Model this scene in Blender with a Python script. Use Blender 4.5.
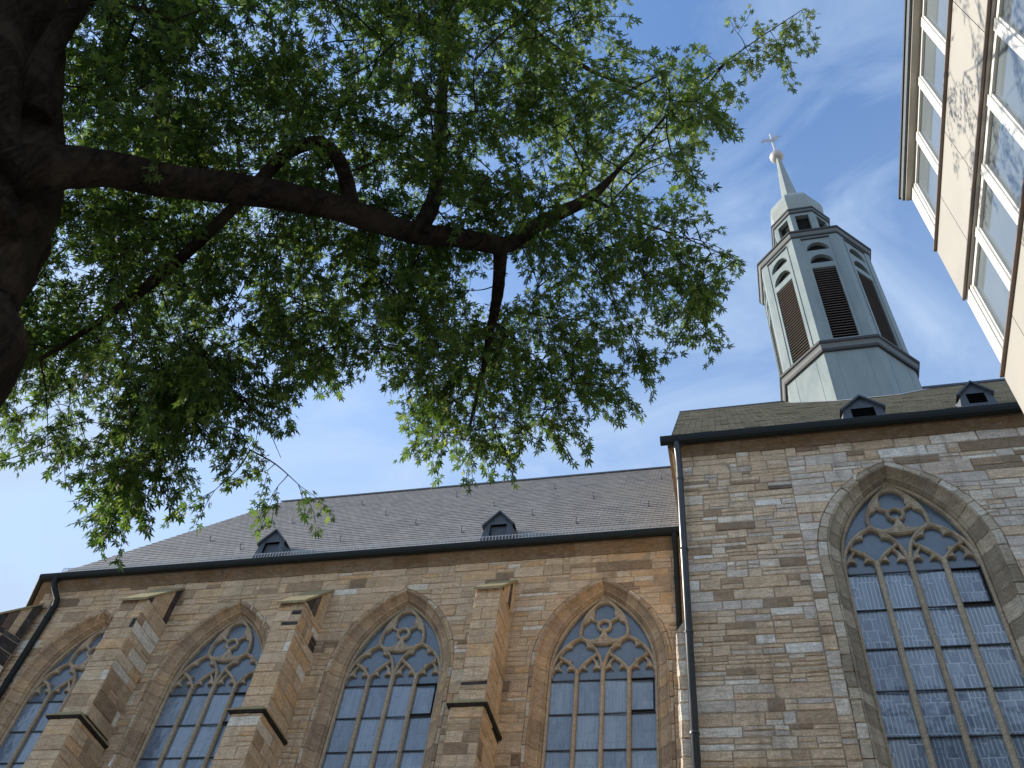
import bpy, math, random
import numpy as np
from mathutils import Vector, Matrix

rad = math.radians
S = bpy.context.scene
COL = S.collection
for o in list(bpy.data.objects):
    bpy.data.objects.remove(o)

# ------------------------------------------------------------------ camera, sky, sun, exposure
FPX = 905.0
YAW, PITCH, ROLL = rad(-20.4), rad(51.8), rad(9.84)
_f = Vector((math.sin(YAW) * math.cos(PITCH), math.cos(YAW) * math.cos(PITCH), math.sin(PITCH)))
_r = Vector((math.cos(YAW), -math.sin(YAW), 0))
_u = _r.cross(_f)
CR = _r * math.cos(ROLL) + _u * math.sin(ROLL)
CU = -_r * math.sin(ROLL) + _u * math.cos(ROLL)
cam = bpy.data.cameras.new('camera')
camo = bpy.data.objects.new('camera', cam)
COL.objects.link(camo)
camo.matrix_world = Matrix(((CR.x, CU.x, -_f.x, 0), (CR.y, CU.y, -_f.y, 0), (CR.z, CU.z, -_f.z, 0), (0, 0, 0, 1)))
cam.sensor_fit = 'HORIZONTAL'
cam.sensor_width = 36.0
cam.lens = FPX / 1024 * 36.0
cam.clip_start = 0.05
cam.clip_end = 3000
S.camera = camo

SUN_EL = rad(26)
SUN_BACK = rad(4)          # how far the sun stands behind the plane of the church front
SUN_DIR = Vector((-math.cos(SUN_EL) * math.cos(SUN_BACK), math.cos(SUN_EL) * math.sin(SUN_BACK), math.sin(SUN_EL)))
w = bpy.data.worlds.new('World')
S.world = w
w.use_nodes = True
nt = w.node_tree
nt.nodes.clear()
def N(t, typ, **kw):
    n = t.nodes.new(typ)
    for k, v in kw.items():
        setattr(n, k, v)
    return n
wo = N(nt, 'ShaderNodeOutputWorld')
bg = N(nt, 'ShaderNodeBackground')
bg.inputs['Strength'].default_value = 0.15
sky = N(nt, 'ShaderNodeTexSky', sky_type='NISHITA')
sky.sun_disc = False
sky.sun_elevation = SUN_EL
sky.sun_rotation = math.atan2(SUN_DIR.x, SUN_DIR.y)
sky.air_density = 1.0
sky.dust_density = 0.6
sky.ozone_density = 1.0
tc = N(nt, 'ShaderNodeTexCoord')
# thin high cloud, thicker towards the horizon
sep = N(nt, 'ShaderNodeSeparateXYZ')
nt.links.new(tc.outputs['Generated'], sep.inputs[0])
mp = N(nt, 'ShaderNodeMapping')
mp.inputs['Scale'].default_value = (1.0, 2.2, 1.6)
mp.inputs['Rotation'].default_value = (0.3, 0.5, 0.6)
nt.links.new(tc.outputs['Generated'], mp.inputs['Vector'])
ns = N(nt, 'ShaderNodeTexNoise')
ns.inputs['Scale'].default_value = 3.4
ns.inputs['Detail'].default_value = 7
ns.inputs['Roughness'].default_value = 0.55
ns.inputs['Distortion'].default_value = 1.1
nt.links.new(mp.outputs[0], ns.inputs['Vector'])
cr = N(nt, 'ShaderNodeMapRange')
cr.inputs['From Min'].default_value = 0.44
cr.inputs['From Max'].default_value = 0.70
cr.inputs['To Min'].default_value = 0.0
cr.inputs['To Max'].default_value = 0.52
nt.links.new(ns.outputs['Fac'], cr.inputs['Value'])
hz = N(nt, 'ShaderNodeMapRange')           # whitish veil low in the sky
hz.inputs['From Min'].default_value = 0.93
hz.inputs['From Max'].default_value = 0.56
hz.inputs['To Min'].default_value = 0.0
hz.inputs['To Max'].default_value = 0.80
nt.links.new(sep.outputs['Z'], hz.inputs['Value'])
ad = N(nt, 'ShaderNodeMath', operation='ADD', use_clamp=True)
nt.links.new(cr.outputs[0], ad.inputs[0])
nt.links.new(hz.outputs[0], ad.inputs[1])
mx = N(nt, 'ShaderNodeMix', data_type='RGBA')
nt.links.new(ad.outputs[0], mx.inputs['Factor'])
tn_ = N(nt, 'ShaderNodeVectorMath', operation='MULTIPLY')
nt.links.new(sky.outputs[0], tn_.inputs[0]); tn_.inputs[1].default_value = (0.86, 1.03, 1.20)
nt.links.new(tn_.outputs[0], mx.inputs['A'])
mx.inputs['B'].default_value = (2.1, 2.7, 3.6, 1)
nt.links.new(mx.outputs['Result'], bg.inputs['Color'])
nt.links.new(bg.outputs[0], wo.inputs[0])

sl = bpy.data.lights.new('sun', 'SUN')
sl.energy = 3.9
sl.angle = rad(0.5)
sl.color = (1.0, 0.91, 0.79)
so = bpy.data.objects.new('sun', sl)
COL.objects.link(so)
so.rotation_euler = (-SUN_DIR).to_track_quat('-Z', 'Y').to_euler()
S.view_settings.view_transform = 'Standard'
S.view_settings.look = 'None'
S.view_settings.gamma = 1
S.view_settings.use_curve_mapping = False
S.view_settings.exposure = 0.86
S.cycles.max_bounces = 7
S.cycles.diffuse_bounces = 4
S.cycles.transmission_bounces = 5
S.cycles.use_denoising = True

# ------------------------------------------------------------------ helpers
def tag(o, label=None, cat=None, group=None, kind=None):
    if label: o['label'] = label
    if cat: o['category'] = cat
    if group: o['group'] = group
    if kind: o['kind'] = kind
    return o

def empty(name, loc, label, cat, group=None):
    o = bpy.data.objects.new(name, None)
    COL.objects.link(o)
    o.location = loc
    return tag(o, label, cat, group)

class MB:
    """collects polygons with a tone per face, a material slot and optional uv"""
    def __init__(s):
        s.v = []; s.f = []; s.t = []; s.m = []; s.uv = {}
    def vert(s, p):
        s.v.append((p[0], p[1], p[2])); return len(s.v) - 1
    def poly(s, pts, tone=0.5, m=0, uv=None):
        i = len(s.v)
        s.v.extend((p[0], p[1], p[2]) for p in pts)
        s.f.append(tuple(range(i, i + len(pts)))); s.t.append(tone); s.m.append(m)
        if uv: s.uv[len(s.f) - 1] = uv
    def face(s, idx, tone=0.5, m=0):
        s.f.append(tuple(idx)); s.t.append(tone); s.m.append(m)
    def box(s, lo, hi, tone=0.5, m=0, frame=None):
        x0, y0, z0 = lo; x1, y1, z1 = hi
        P = [(x0, y0, z0), (x1, y0, z0), (x1, y1, z0), (x0, y1, z0), (x0, y0, z1), (x1, y0, z1), (x1, y1, z1), (x0, y1, z1)]
        if frame: P = [frame(*p) for p in P]
        i = len(s.v); s.v.extend(tuple(p) for p in P)
        for q in ((0, 3, 2, 1), (4, 5, 6, 7), (0, 1, 5, 4), (1, 2, 6, 5), (2, 3, 7, 6), (3, 0, 4, 7)):
            s.face([i + k for k in q], tone, m)
    def tube(s, pts, rads, n=8, tone=0.5, m=0, cap=True, jit=0, rnd=None):
        pts = [Vector(p) for p in pts]
        if not isinstance(rads, (list, tuple)): rads = [rads] * len(pts)
        base = len(s.v); up = None
        for k, p in enumerate(pts):
            d = (pts[min(k + 1, len(pts) - 1)] - pts[max(k - 1, 0)]).normalized()
            if up is None:
                up = Vector((0, 0, 1)) if abs(d.z) < .9 else Vector((1, 0, 0))
            a = d.cross(up).normalized(); b = a.cross(d).normalized(); up = b
            for j in range(n):
                t = 2 * math.pi * j / n
                r = rads[k] * (1 + (rnd.uniform(-jit, jit) if jit else 0))
                q = p + a * (math.cos(t) * r) + b * (math.sin(t) * r)
                s.v.append((q.x, q.y, q.z))
        for k in range(len(pts) - 1):
            for j in range(n):
                s.face((base + k * n + j, base + k * n + (j + 1) % n, base + (k + 1) * n + (j + 1) % n, base + (k + 1) * n + j), tone, m)
        if cap:
            s.face([base + j for j in range(n)][::-1], tone, m)
            s.face([base + (len(pts) - 1) * n + j for j in range(n)], tone, m)
    def lathe(s, prof, c, n=16, tone=0.5, m=0, phase=0.0):
        base = len(s.v)
        for r, z in prof:
            for j in range(n):
                t = 2 * math.pi * j / n + phase
                s.v.append((c[0] + r * math.cos(t), c[1] + r * math.sin(t), c[2] + z))
        for k in range(len(prof) - 1):
            for j in range(n):
                s.face((base + k * n + j, base + k * n + (j + 1) % n, base + (k + 1) * n + (j + 1) % n, base + (k + 1) * n + j), tone, m)
    def sweep(s, path, prof, tone=0.5, m=0, closed=False, side=-1):
        """profile (out, z) swept along a horizontal path of (x, y); out is to the path's right when side=-1"""
        n = len(path); ring = []
        for i in range(n):
            p = Vector(path[i])
            if closed or 0 < i < n - 1:
                a = (p - Vector(path[i - 1])).normalized(); b = (Vector(path[(i + 1) % n]) - p).normalized()
            elif i == 0:
                a = b = (Vector(path[1]) - p).normalized()
            else:
                a = b = (p - Vector(path[i - 1])).normalized()
            na = Vector((-a.y, a.x)) * side; nb = Vector((-b.y, b.x)) * side
            nn = (na + nb) / (1 + na.dot(nb))
            ring.append([s.vert((p.x + nn.x * o, p.y + nn.y * o, z)) for o, z in prof])
        for i in range(n if closed else n - 1):
            A, B = ring[i], ring[(i + 1) % n]
            for k in range(len(prof) - 1):
                s.face((A[k], B[k], B[k + 1], A[k + 1]), tone, m)
        if not closed:
            s.face(ring[0][::-1], tone, m); s.face(ring[-1], tone, m)
    def build(s, name, mats, parent=None, smooth=False):
        me = bpy.data.meshes.new(name)
        me.from_pydata(s.v, [], s.f)
        if not isinstance(mats, (list, tuple)): mats = [mats]
        for mm in mats: me.materials.append(mm)
        at = me.attributes.new('tone', 'FLOAT', 'FACE')
        at.data.foreach_set('value', s.t)
        me.polygons.foreach_set('material_index', s.m)
        if s.uv:
            ul = me.uv_layers.new(name='UVMap')
            for fi, uv in s.uv.items():
                for k, li in enumerate(me.polygons[fi].loop_indices):
                    ul.data[li].uv = uv[k]
        if smooth:
            me.polygons.foreach_set('use_smooth', [True] * len(s.f))
        me.update()
        o = bpy.data.objects.new(name, me)
        COL.objects.link(o)
        if parent:
            put(o, parent)
        return o

def world_loc(o):
    v = Vector(o.location)
    return v + world_loc(o.parent) if o.parent else v
def put(o, parent):          # meshes are written in world coordinates: cancel the parent's place
    o.parent = parent
    o.location = Vector(o.location) - world_loc(parent)

def copy_tree(o, parent=None):
    c = o.copy(); COL.objects.link(c)
    if parent: c.parent = parent
    for ch in list(o.children): copy_tree(ch, c)
    return c

# ------------------------------------------------------------------ materials
def newmat(name):
    m = bpy.data.materials.new(name); m.use_nodes = True
    t = m.node_tree; t.nodes.clear()
    out = N(t, 'ShaderNodeOutputMaterial'); b = N(t, 'ShaderNodeBsdfPrincipled')
    t.links.new(b.outputs[0], out.inputs[0])
    return m, t, b, out

def noise(t, scale, detail=5, rough=0.6, vec=None, dist=0.0):
    n = N(t, 'ShaderNodeTexNoise')
    n.inputs['Scale'].default_value = scale; n.inputs['Detail'].default_value = detail
    n.inputs['Roughness'].default_value = rough; n.inputs['Distortion'].default_value = dist
    if vec: t.links.new(vec, n.inputs['Vector'])
    return n
def ramp(t, fac, stops, interp='LINEAR'):
    r = N(t, 'ShaderNodeValToRGB'); r.color_ramp.interpolation = interp
    e = r.color_ramp.elements
    while len(e) < len(stops): e.new(0.5)
    for k, (p, c) in enumerate(stops):
        e[k].position = p; e[k].color = (*c, 1) if len(c) == 3 else c
    t.links.new(fac, r.inputs[0]); return r
def mixc(t, fac, a, b, blend='MIX'):
    m = N(t, 'ShaderNodeMix', data_type='RGBA', blend_type=blend)
    for key, val in (('Factor', fac), ('A', a), ('B', b)):
        if isinstance(val, (int, float)): m.inputs[key].default_value = val
        elif isinstance(val, tuple): m.inputs[key].default_value = (*val, 1)
        else: t.links.new(val, m.inputs[key])
    return m.outputs['Result']
def mrange(t, v, a, b, c, d):
    n = N(t, 'ShaderNodeMapRange')
    for k, x in zip(('From Min', 'From Max', 'To Min', 'To Max'), (a, b, c, d)): n.inputs[k].default_value = x
    t.links.new(v, n.inputs['Value']); return n.outputs[0]
def bump(t, b, h, strength, dist=0.02):
    n = N(t, 'ShaderNodeBump'); n.inputs['Strength'].default_value = strength; n.inputs['Distance'].default_value = dist
    t.links.new(h, n.inputs['Height']); t.links.new(n.outputs[0], b.inputs['Normal'])

def stone(name, stops, soot=0.5, fine=0.35, rust=0.25, grey=0.3):
    m, t, b, out = newmat(name)
    tc = N(t, 'ShaderNodeTexCoord').outputs['Object']
    at = N(t, 'ShaderNodeAttribute', attribute_name='tone')
    c = ramp(t, at.outputs['Fac'], stops).outputs[0]
    mp = N(t, 'ShaderNodeMapping'); mp.inputs['Scale'].default_value = (1, 1, 2.6); t.links.new(tc, mp.inputs[0])
    n1 = noise(t, 2.2, 8, .68, mp.outputs[0], .6)
    c = mixc(t, 1.0, c, mixc(t, n1.outputs['Fac'], (1 - fine, 1 - fine * 1.05, 1 - fine * 1.1), (1 + fine, 1 + fine, 1 + fine)), 'MULTIPLY')
    n2 = noise(t, .55, 6, .6, tc, .8)
    c = mixc(t, mrange(t, n2.outputs['Fac'], .55, .74, 0, soot), c, (.075, .068, .062))
    n4 = noise(t, .9, 5, .6, mp.outputs[0], .4)
    c = mixc(t, mrange(t, n4.outputs['Fac'], .52, .75, 0, rust), c, (.36, .20, .085))
    mp3 = N(t, 'ShaderNodeMapping'); mp3.inputs['Scale'].default_value = (2.2, 2.2, .16); t.links.new(tc, mp3.inputs[0])
    n7 = noise(t, 1.6, 5, .6, mp3.outputs[0], .3)
    c = mixc(t, mrange(t, n7.outputs['Fac'], .54, .74, 0, .38), c, (.12, .095, .07))
    n6 = noise(t, 2.6, 6, .65, mp.outputs[0], .8)
    c = mixc(t, mrange(t, n6.outputs['Fac'], .5, .68, 0, grey), c, (.40, .39, .37))
    n3 = noise(t, 26, 6, .7, tc)
    c = mixc(t, 1.0, c, mixc(t, mrange(t, n3.outputs['Fac'], .3, .7, 0, 1), (.66, .65, .64), (1.25, 1.25, 1.25)), 'MULTIPLY')
    mp2 = N(t, 'ShaderNodeMapping'); mp2.inputs['Scale'].default_value = (1, 1, 6); t.links.new(tc, mp2.inputs[0])
    n5 = noise(t, 4.5, 5, .65, mp2.outputs[0], .8)
    c = mixc(t, 1.0, c, mixc(t, mrange(t, n5.outputs['Fac'], .32, .68, 0, 1), (.74, .73, .72), (1.2, 1.2, 1.2)), 'MULTIPLY')
    t.links.new(c, b.inputs['Base Color'])
    b.inputs['Roughness'].default_value = .92; b.inputs['Specular IOR Level'].default_value = .2
    hs = N(t, 'ShaderNodeMath', operation='ADD'); t.links.new(n3.outputs['Fac'], hs.inputs[0]); t.links.new(n1.outputs['Fac'], hs.inputs[1])
    bump(t, b, hs.outputs[0], .8, .03)
    return m

def plain(name, c1, c2, scale=3.0, rough=.6, metal=0.0, bmp=.0, spec=.5, bs=40, streak=1.0):
    m, t, b, out = newmat(name)
    tc = N(t, 'ShaderNodeTexCoord').outputs['Object']
    mp = N(t, 'ShaderNodeMapping'); mp.inputs['Scale'].default_value = (1, 1, streak); t.links.new(tc, mp.inputs[0])
    n1 = noise(t, scale, 6, .65, mp.outputs[0], .4)
    t.links.new(mixc(t, mrange(t, n1.outputs['Fac'], .3, .7, 0, 1), c1, c2), b.inputs['Base Color'])
    t.links.new(mrange(t, n1.outputs['Fac'], .3, .7, max(0, rough - .12), min(1, rough + .1)), b.inputs['Roughness'])
    b.inputs['Metallic'].default_value = metal; b.inputs['Specular IOR Level'].default_value = spec
    if bmp:
        n2 = noise(t, bs, 5, .6, tc); bump(t, b, n2.outputs['Fac'], bmp, .02)
    return m

M_choir = stone('choir_sandstone', [(0, (.045, .038, .034)), (.05, (.06, .05, .045)), (.0501, (.25, .17, .105)), (.10, (.40, .285, .175)), (.3, (.58, .425, .265)), (.5, (.67, .51, .34)), (.7, (.66, .435, .23)), (.88, (.70, .58, .41)), (1, (.80, .74, .63))], .3, .36, .28, .22)
M_nave = stone('nave_sandstone', [(0, (.17, .135, .105)), (.08, (.40, .285, .18)), (.25, (.63, .47, .315)), (.42, (.78, .62, .44)), (.55, (.72, .535, .35)), (.66, (.63, .555, .48)), (.84, (.85, .735, .575)), (1, (.88, .84, .75))], .25, .36, .25, .2)
M_ring = stone('arch_stone', [(0, (.30, .25, .18)), (.25, (.46, .38, .27)), (.5, (.56, .47, .34)), (.75, (.64, .56, .43)), (1, (.76, .70, .58))], .5, .32, .25, .2)
M_ringc = stone('choir_arch_stone', [(0, (.33, .235, .155)), (.3, (.48, .345, .22)), (.6, (.58, .42, .26)), (.85, (.62, .42, .225)), (1, (.68, .57, .43))], .4, .32, .35, .25)
M_trac = stone('tracery_stone', [(0, (.38, .31, .225)), (.5, (.50, .41, .29)), (1, (.58, .49, .36))], .25, .25, .1, .1)
M_cornice = stone('cornice_stone', [(0, (0.195, 0.133, 0.078)), (.5, (0.250, 0.176, 0.105)), (1, (0.289, 0.211, 0.133))], .3, .25, .3)  # albedo darkened so the colour carries the shade under the gutter
M_mortar = plain('mortar', (.34, .26, .18), (.46, .36, .26), 6, .95, bmp=.6, spec=.1)
M_mortar2 = plain('light_mortar', (.27, .22, .155), (.38, .32, .24), 6, .95, bmp=.6, spec=.1)
M_mosscap = plain('mossy_coping', (.25, .19, .09), (.36, .31, .18), 5, .95, bmp=.6, spec=.1)
M_black = plain('sooty_stone', (.022, .020, .019), (.05, .046, .042), 5, .95, bmp=.5, spec=.1)
M_copper = plain('dark_gutter_metal', (.009, .012, .011), (.016, .020, .018), 4, .7, .0, spec=.25)
M_pipe = plain('grey_pipe_metal', (.03, .034, .038), (.055, .06, .064), 3, .36, .5, spec=.6, streak=.3)
M_zinc = plain('snow_guard_zinc', (.42, .41, .39), (.52, .51, .49), 6, .7, .0)
M_lead = plain('dormer_slate', (.035, .045, .058), (.085, .10, .12), 9, .55, bmp=.5)
M_turret = plain('turret_sheet_metal', (.185, .23, .225), (.26, .305, .295), 1.6, .5, .0, spec=.4, streak=.25)
M_trim = plain('turret_dark_trim', (.030, .031, .033), (.052, .052, .053), 3, .6)
M_trimlight = plain('turret_trim_band', (.11, .125, .12), (.16, .175, .17), 2, .6)
M_louvre = plain('louvre_boards', (.115, .085, .07), (.19, .15, .125), 8, .8)
M_dark = plain('dark_inside', (.012, .011, .010), (.02, .018, .016), 2, .95, spec=.1)  # near-black stand-in for shade inside openings; the vent frame uses it too
M_dome = plain('dome_sheet_metal', (.27, .30, .275), (.32, .35, .32), 1.5, .5, .0, spec=.4)
M_ball = plain('gilded_ball', (.50, .46, .42), (.60, .56, .52), 4, .45, .3)
M_slateline = plain('ridge_slate', (.03, .033, .038), (.06, .062, .068), 8, .7, bmp=.4)

def slate(name, a, b_, moss, kx, ky, wob):
    m, t, b, out = newmat(name)
    uv = N(t, 'ShaderNodeUVMap').outputs[0]
    nv = noise(t, .8, 3, .5, uv)
    ofs = N(t, 'ShaderNodeVectorMath', operation='SCALE'); t.links.new(nv.outputs['Color'], ofs.inputs[0]); ofs.inputs['Scale'].default_value = wob
    av = N(t, 'ShaderNodeVectorMath', operation='ADD'); t.links.new(uv, av.inputs[0]); t.links.new(ofs.outputs[0], av.inputs[1])
    br = N(t, 'ShaderNodeTexBrick'); br.offset = .5
    br.inputs['Scale'].default_value = 1.0
    br.inputs['Brick Width'].default_value = kx; br.inputs['Row Height'].default_value = ky
    br.inputs['Mortar Size'].default_value = .012; br.inputs['Mortar Smooth'].default_value = .4
    br.inputs['Color1'].default_value = (*a, 1); br.inputs['Color2'].default_value = (*b_, 1); br.inputs['Mortar'].default_value = tuple(x * .4 for x in a) + (1,)
    t.links.new(av.outputs[0], br.inputs['Vector'])
    n1 = noise(t, 1.1, 6, .65, uv, .6)
    c = mixc(t, 1, br.outputs['Color'], mixc(t, n1.outputs['Fac'], (.62, .62, .62), (1.35, 1.35, 1.35)), 'MULTIPLY')
    n2 = noise(t, .35, 6, .7, uv, 1)
    c = mixc(t, mrange(t, n2.outputs['Fac'], .5, .72, 0, .6), c, moss)
    t.links.new(c, b.inputs['Base Color'])
    b.inputs['Roughness'].default_value = .62
    b.inputs['Specular IOR Level'].default_value = .4
    h = N(t, 'ShaderNodeMath', operation='MULTIPLY_ADD'); t.links.new(br.outputs['Fac'], h.inputs[0]); h.inputs[1].default_value = -1.0
    t.links.new(n1.outputs['Fac'], h.inputs[2])
    bump(t, b, h.outputs[0], .7, .03)
    return m
M_roof = slate('choir_slate', (.24, .222, .20), (.32, .295, .262), (.28, .25, .195), .30, .30, .12)
M_roofn = slate('nave_slate', (.34, .31, .245), (.48, .44, .34), (.40, .35, .23), .42, .34, .16)  # albedo raised so the colour carries the sunlight on this roof

def church_glass(name='leaded_glass', strong=False):
    m, t, b, out = newmat(name)
    uv = N(t, 'ShaderNodeUVMap').outputs[0]
    at = N(t, 'ShaderNodeAttribute', attribute_name='tone').outputs['Fac']
    br = N(t, 'ShaderNodeTexBrick'); br.offset = 0.35; br.inputs['Scale'].default_value = 1.0
    br.inputs['Brick Width'].default_value = .085; br.inputs['Row Height'].default_value = .74
    br.inputs['Mortar Size'].default_value = .011
    br.inputs['Color1'].default_value = (.115, .165, .225, 1); br.inputs['Color2'].default_value = (.15, .205, .27, 1); br.inputs['Mortar'].default_value = (.36, .43, .51, 1) if strong else (.175, .23, .295, 1)
    t.links.new(uv, br.inputs['Vector'])
    br2 = N(t, 'ShaderNodeTexBrick'); br2.offset = .3; br2.inputs['Scale'].default_value = 1.0; br2.squash = .6; br2.squash_frequency = 3
    br2.inputs['Brick Width'].default_value = .21; br2.inputs['Row Height'].default_value = .29; br2.inputs['Mortar Size'].default_value = .012
    br2.inputs['Color1'].default_value = (.065, .10, .155, 1) if strong else (.105, .15, .21, 1); br2.inputs['Color2'].default_value = (.22, .285, .365, 1) if strong else (.17, .225, .29, 1); br2.inputs['Mortar'].default_value = (.40, .47, .56, 1) if strong else (.10, .14, .19, 1)
    t.links.new(uv, br2.inputs['Vector'])
    n = noise(t, 1.7, 5, .6, uv, .8)
    c = mixc(t, mrange(t, n.outputs['Fac'], .5, .56, 0, 1), br.outputs['Color'], br2.outputs['Color'])
    c = mixc(t, 1, c, mixc(t, at, (.55, .6, .68), (1.4, 1.36, 1.3)), 'MULTIPLY')
    mpv = N(t, 'ShaderNodeMapping'); mpv.inputs['Scale'].default_value = (7, .9, 1); t.links.new(uv, mpv.inputs[0])
    n2 = noise(t, 1.6, 6, .7, mpv.outputs[0])
    c = mixc(t, mrange(t, n2.outputs['Fac'], .48, .75, 0, .75), c, (.27, .34, .42))
    t.links.new(c, b.inputs['Base Color'])
    b.inputs['Roughness'].default_value = .16
    b.inputs['IOR'].default_value = 1.9
    n3 = noise(t, 2.4, 2, .5, uv)
    bump(t, b, n3.outputs['Fac'], .5, .04)
    return m
M_glass = church_glass()
M_glass2 = church_glass('stained_glass', True)
M_headglass = plain('plain_head_glass', (.075, .11, .15), (.12, .165, .215), 2.5, .22, spec=.9, bmp=.2, bs=4)

def office_glass():
    m, t, b, out = newmat('office_window_glass')
    tc = N(t, 'ShaderNodeTexCoord').outputs['Object']
    n = noise(t, .6, 3, .5, tc)
    t.links.new(mixc(t, n.outputs['Fac'], (.10, .125, .145), (.20, .235, .25)), b.inputs['Base Color'])
    b.inputs['Roughness'].default_value = .03
    b.inputs['IOR'].default_value = 1.75
    return m
M_oglass = office_glass()
M_cream = plain('cream_cladding', (.325, .315, .28), (.375, .36, .325), .7, .7, bmp=.12, spec=.3, bs=80)
M_white = plain('white_window_paint', (.66, .655, .62), (.74, .73, .69), 3, .45)
M_brown = plain('brown_flashing', (.13, .095, .075), (.19, .145, .12), 4, .5)
M_greybox = plain('grey_blind_box', (.26, .25, .23), (.33, .32, .29), 2, .5)
M_soffit = plain('beige_soffit', (.33, .31, .265), (.40, .38, .33), 2, .7)
M_fascia = plain('slate_fascia', (.06, .075, .085), (.12, .14, .15), 14, .6, bmp=.4)
M_paving = plain('street_paving', (.16, .15, .14), (.24, .225, .205), 1.5, .9, bmp=.4)

def bark_mat():
    m, t, b, out = newmat('bark')
    tc = N(t, 'ShaderNodeTexCoord').outputs['Object']
    mp = N(t, 'ShaderNodeMapping'); mp.inputs['Scale'].default_value = (7, 7, 2.0); mp.inputs['Rotation'].default_value = (0, .35, 0); t.links.new(tc, mp.inputs[0])
    n = noise(t, 1.6, 8, .7, mp.outputs[0], 1.5)
    n2 = noise(t, 1.3, 4, .6, tc, .5)
    c = mixc(t, mrange(t, n.outputs['Fac'], .35, .68, 0, 1), (.008, .0065, .0055), (.058, .046, .037))
    c = mixc(t, mrange(t, n2.outputs['Fac'], .5, .7, 0, .6), c, (.13, .11, .09))
    t.links.new(c, b.inputs['Base Color']); b.inputs['Roughness'].default_value = .95; b.inputs['Specular IOR Level'].default_value = .1
    bump(t, b, n.outputs['Fac'], 1.0, .16)
    return m
M_bark = bark_mat()
def leaf_mat():
    m, t, b, out = newmat('maple_leaf')
    at = N(t, 'ShaderNodeAttribute', attribute_name='tone').outputs['Fac']
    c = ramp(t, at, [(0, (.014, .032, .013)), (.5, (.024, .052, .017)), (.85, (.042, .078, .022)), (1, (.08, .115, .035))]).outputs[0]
    t.links.new(c, b.inputs['Base Color']); b.inputs['Roughness'].default_value = .6; b.inputs['Specular IOR Level'].default_value = .18
    tr = N(t, 'ShaderNodeBsdfTranslucent')
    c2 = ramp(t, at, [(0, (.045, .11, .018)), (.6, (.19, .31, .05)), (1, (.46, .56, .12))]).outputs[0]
    t.links.new(c2, tr.inputs[0])
    ms = N(t, 'ShaderNodeMixShader'); ms.inputs[0].default_value = .45
    t.links.new(b.outputs[0], ms.inputs[1]); t.links.new(tr.outputs[0], ms.inputs[2]); t.links.new(ms.outputs[0], out.inputs[0])
    return m
M_leaf = leaf_mat()

# ------------------------------------------------------------------ ground
GZ = -1.6
g = MB(); g.poly([(-900, -900, GZ), (900, -900, GZ), (900, 900, GZ), (-900, 900, GZ)])
tag(g.build('ground', M_paving), kind='structure')

# ------------------------------------------------------------------ masonry
def inset(poly, d):
    n = len(poly); out = []
    for i in range(n):
        p0, p1, p2 = poly[i - 1], poly[i], poly[(i + 1) % n]
        ax, ay = p1[0] - p0[0], p1[1] - p0[1]; bx, by = p2[0] - p1[0], p2[1] - p1[1]
        la = math.hypot(ax, ay) or 1e-9; lb = math.hypot(bx, by) or 1e-9
        n1 = (-ay / la, ax / la); n2 = (-by / lb, bx / lb)
        k = d / max(.35, 1 + n1[0] * n2[0] + n1[1] * n2[1])
        out.append((p1[0] + (n1[0] + n2[0]) * k, p1[1] + (n1[1] + n2[1]) * k))
    return out

def clip_block(a, b, z0, z1, holes):
    """the pieces of the block left outside the openings; polygons counter-clockwise in (u, z)"""
    pieces = [(a, b, None)]
    for h in holes:
        uc, hw = h
        zs = [z0 + (z1 - z0) * k / 5 for k in range(6)]
        ws = [hw(z) for z in zs]
        mx_ = max(ws)
        if mx_ <= 0 or uc + mx_ <= a or uc - mx_ >= b: continue
        res = []
        L = [(min(b, uc - w_), z) for w_, z in zip(ws, zs)]
        if max(p[0] for p in L) > a + .05:
            L = [(max(p[0], a + .004), p[1]) for p in L]
            res.append([(a, z0)] + L + [(a, z1)])
        Rr = [(max(a, uc + w_), z) for w_, z in zip(ws, zs)]
        if min(p[0] for p in Rr) < b - .05:
            Rr = [(min(p[0], b - .004), p[1]) for p in Rr]
            res.append([(b, z1)] + Rr[::-1] + [(b, z0)])
        return res
    return [[(a, z0), (b, z0), (b, z1), (a, z1)]]

def clean(poly):
    o = []
    for p in poly:
        if not o or math.hypot(p[0] - o[-1][0], p[1] - o[-1][1]) > 1e-3: o.append(p)
    if len(o) > 1 and math.hypot(o[0][0] - o[-1][0], o[0][1] - o[-1][1]) < 1e-3: o.pop()
    # drop collinear points
    q = []
    for i in range(len(o)):
        a, b, c = o[i - 1], o[i], o[(i + 1) % len(o)]
        if abs((b[0] - a[0]) * (c[1] - a[1]) - (b[1] - a[1]) * (c[0] - a[0])) > 1e-5: q.append(b)
    return q

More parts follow.
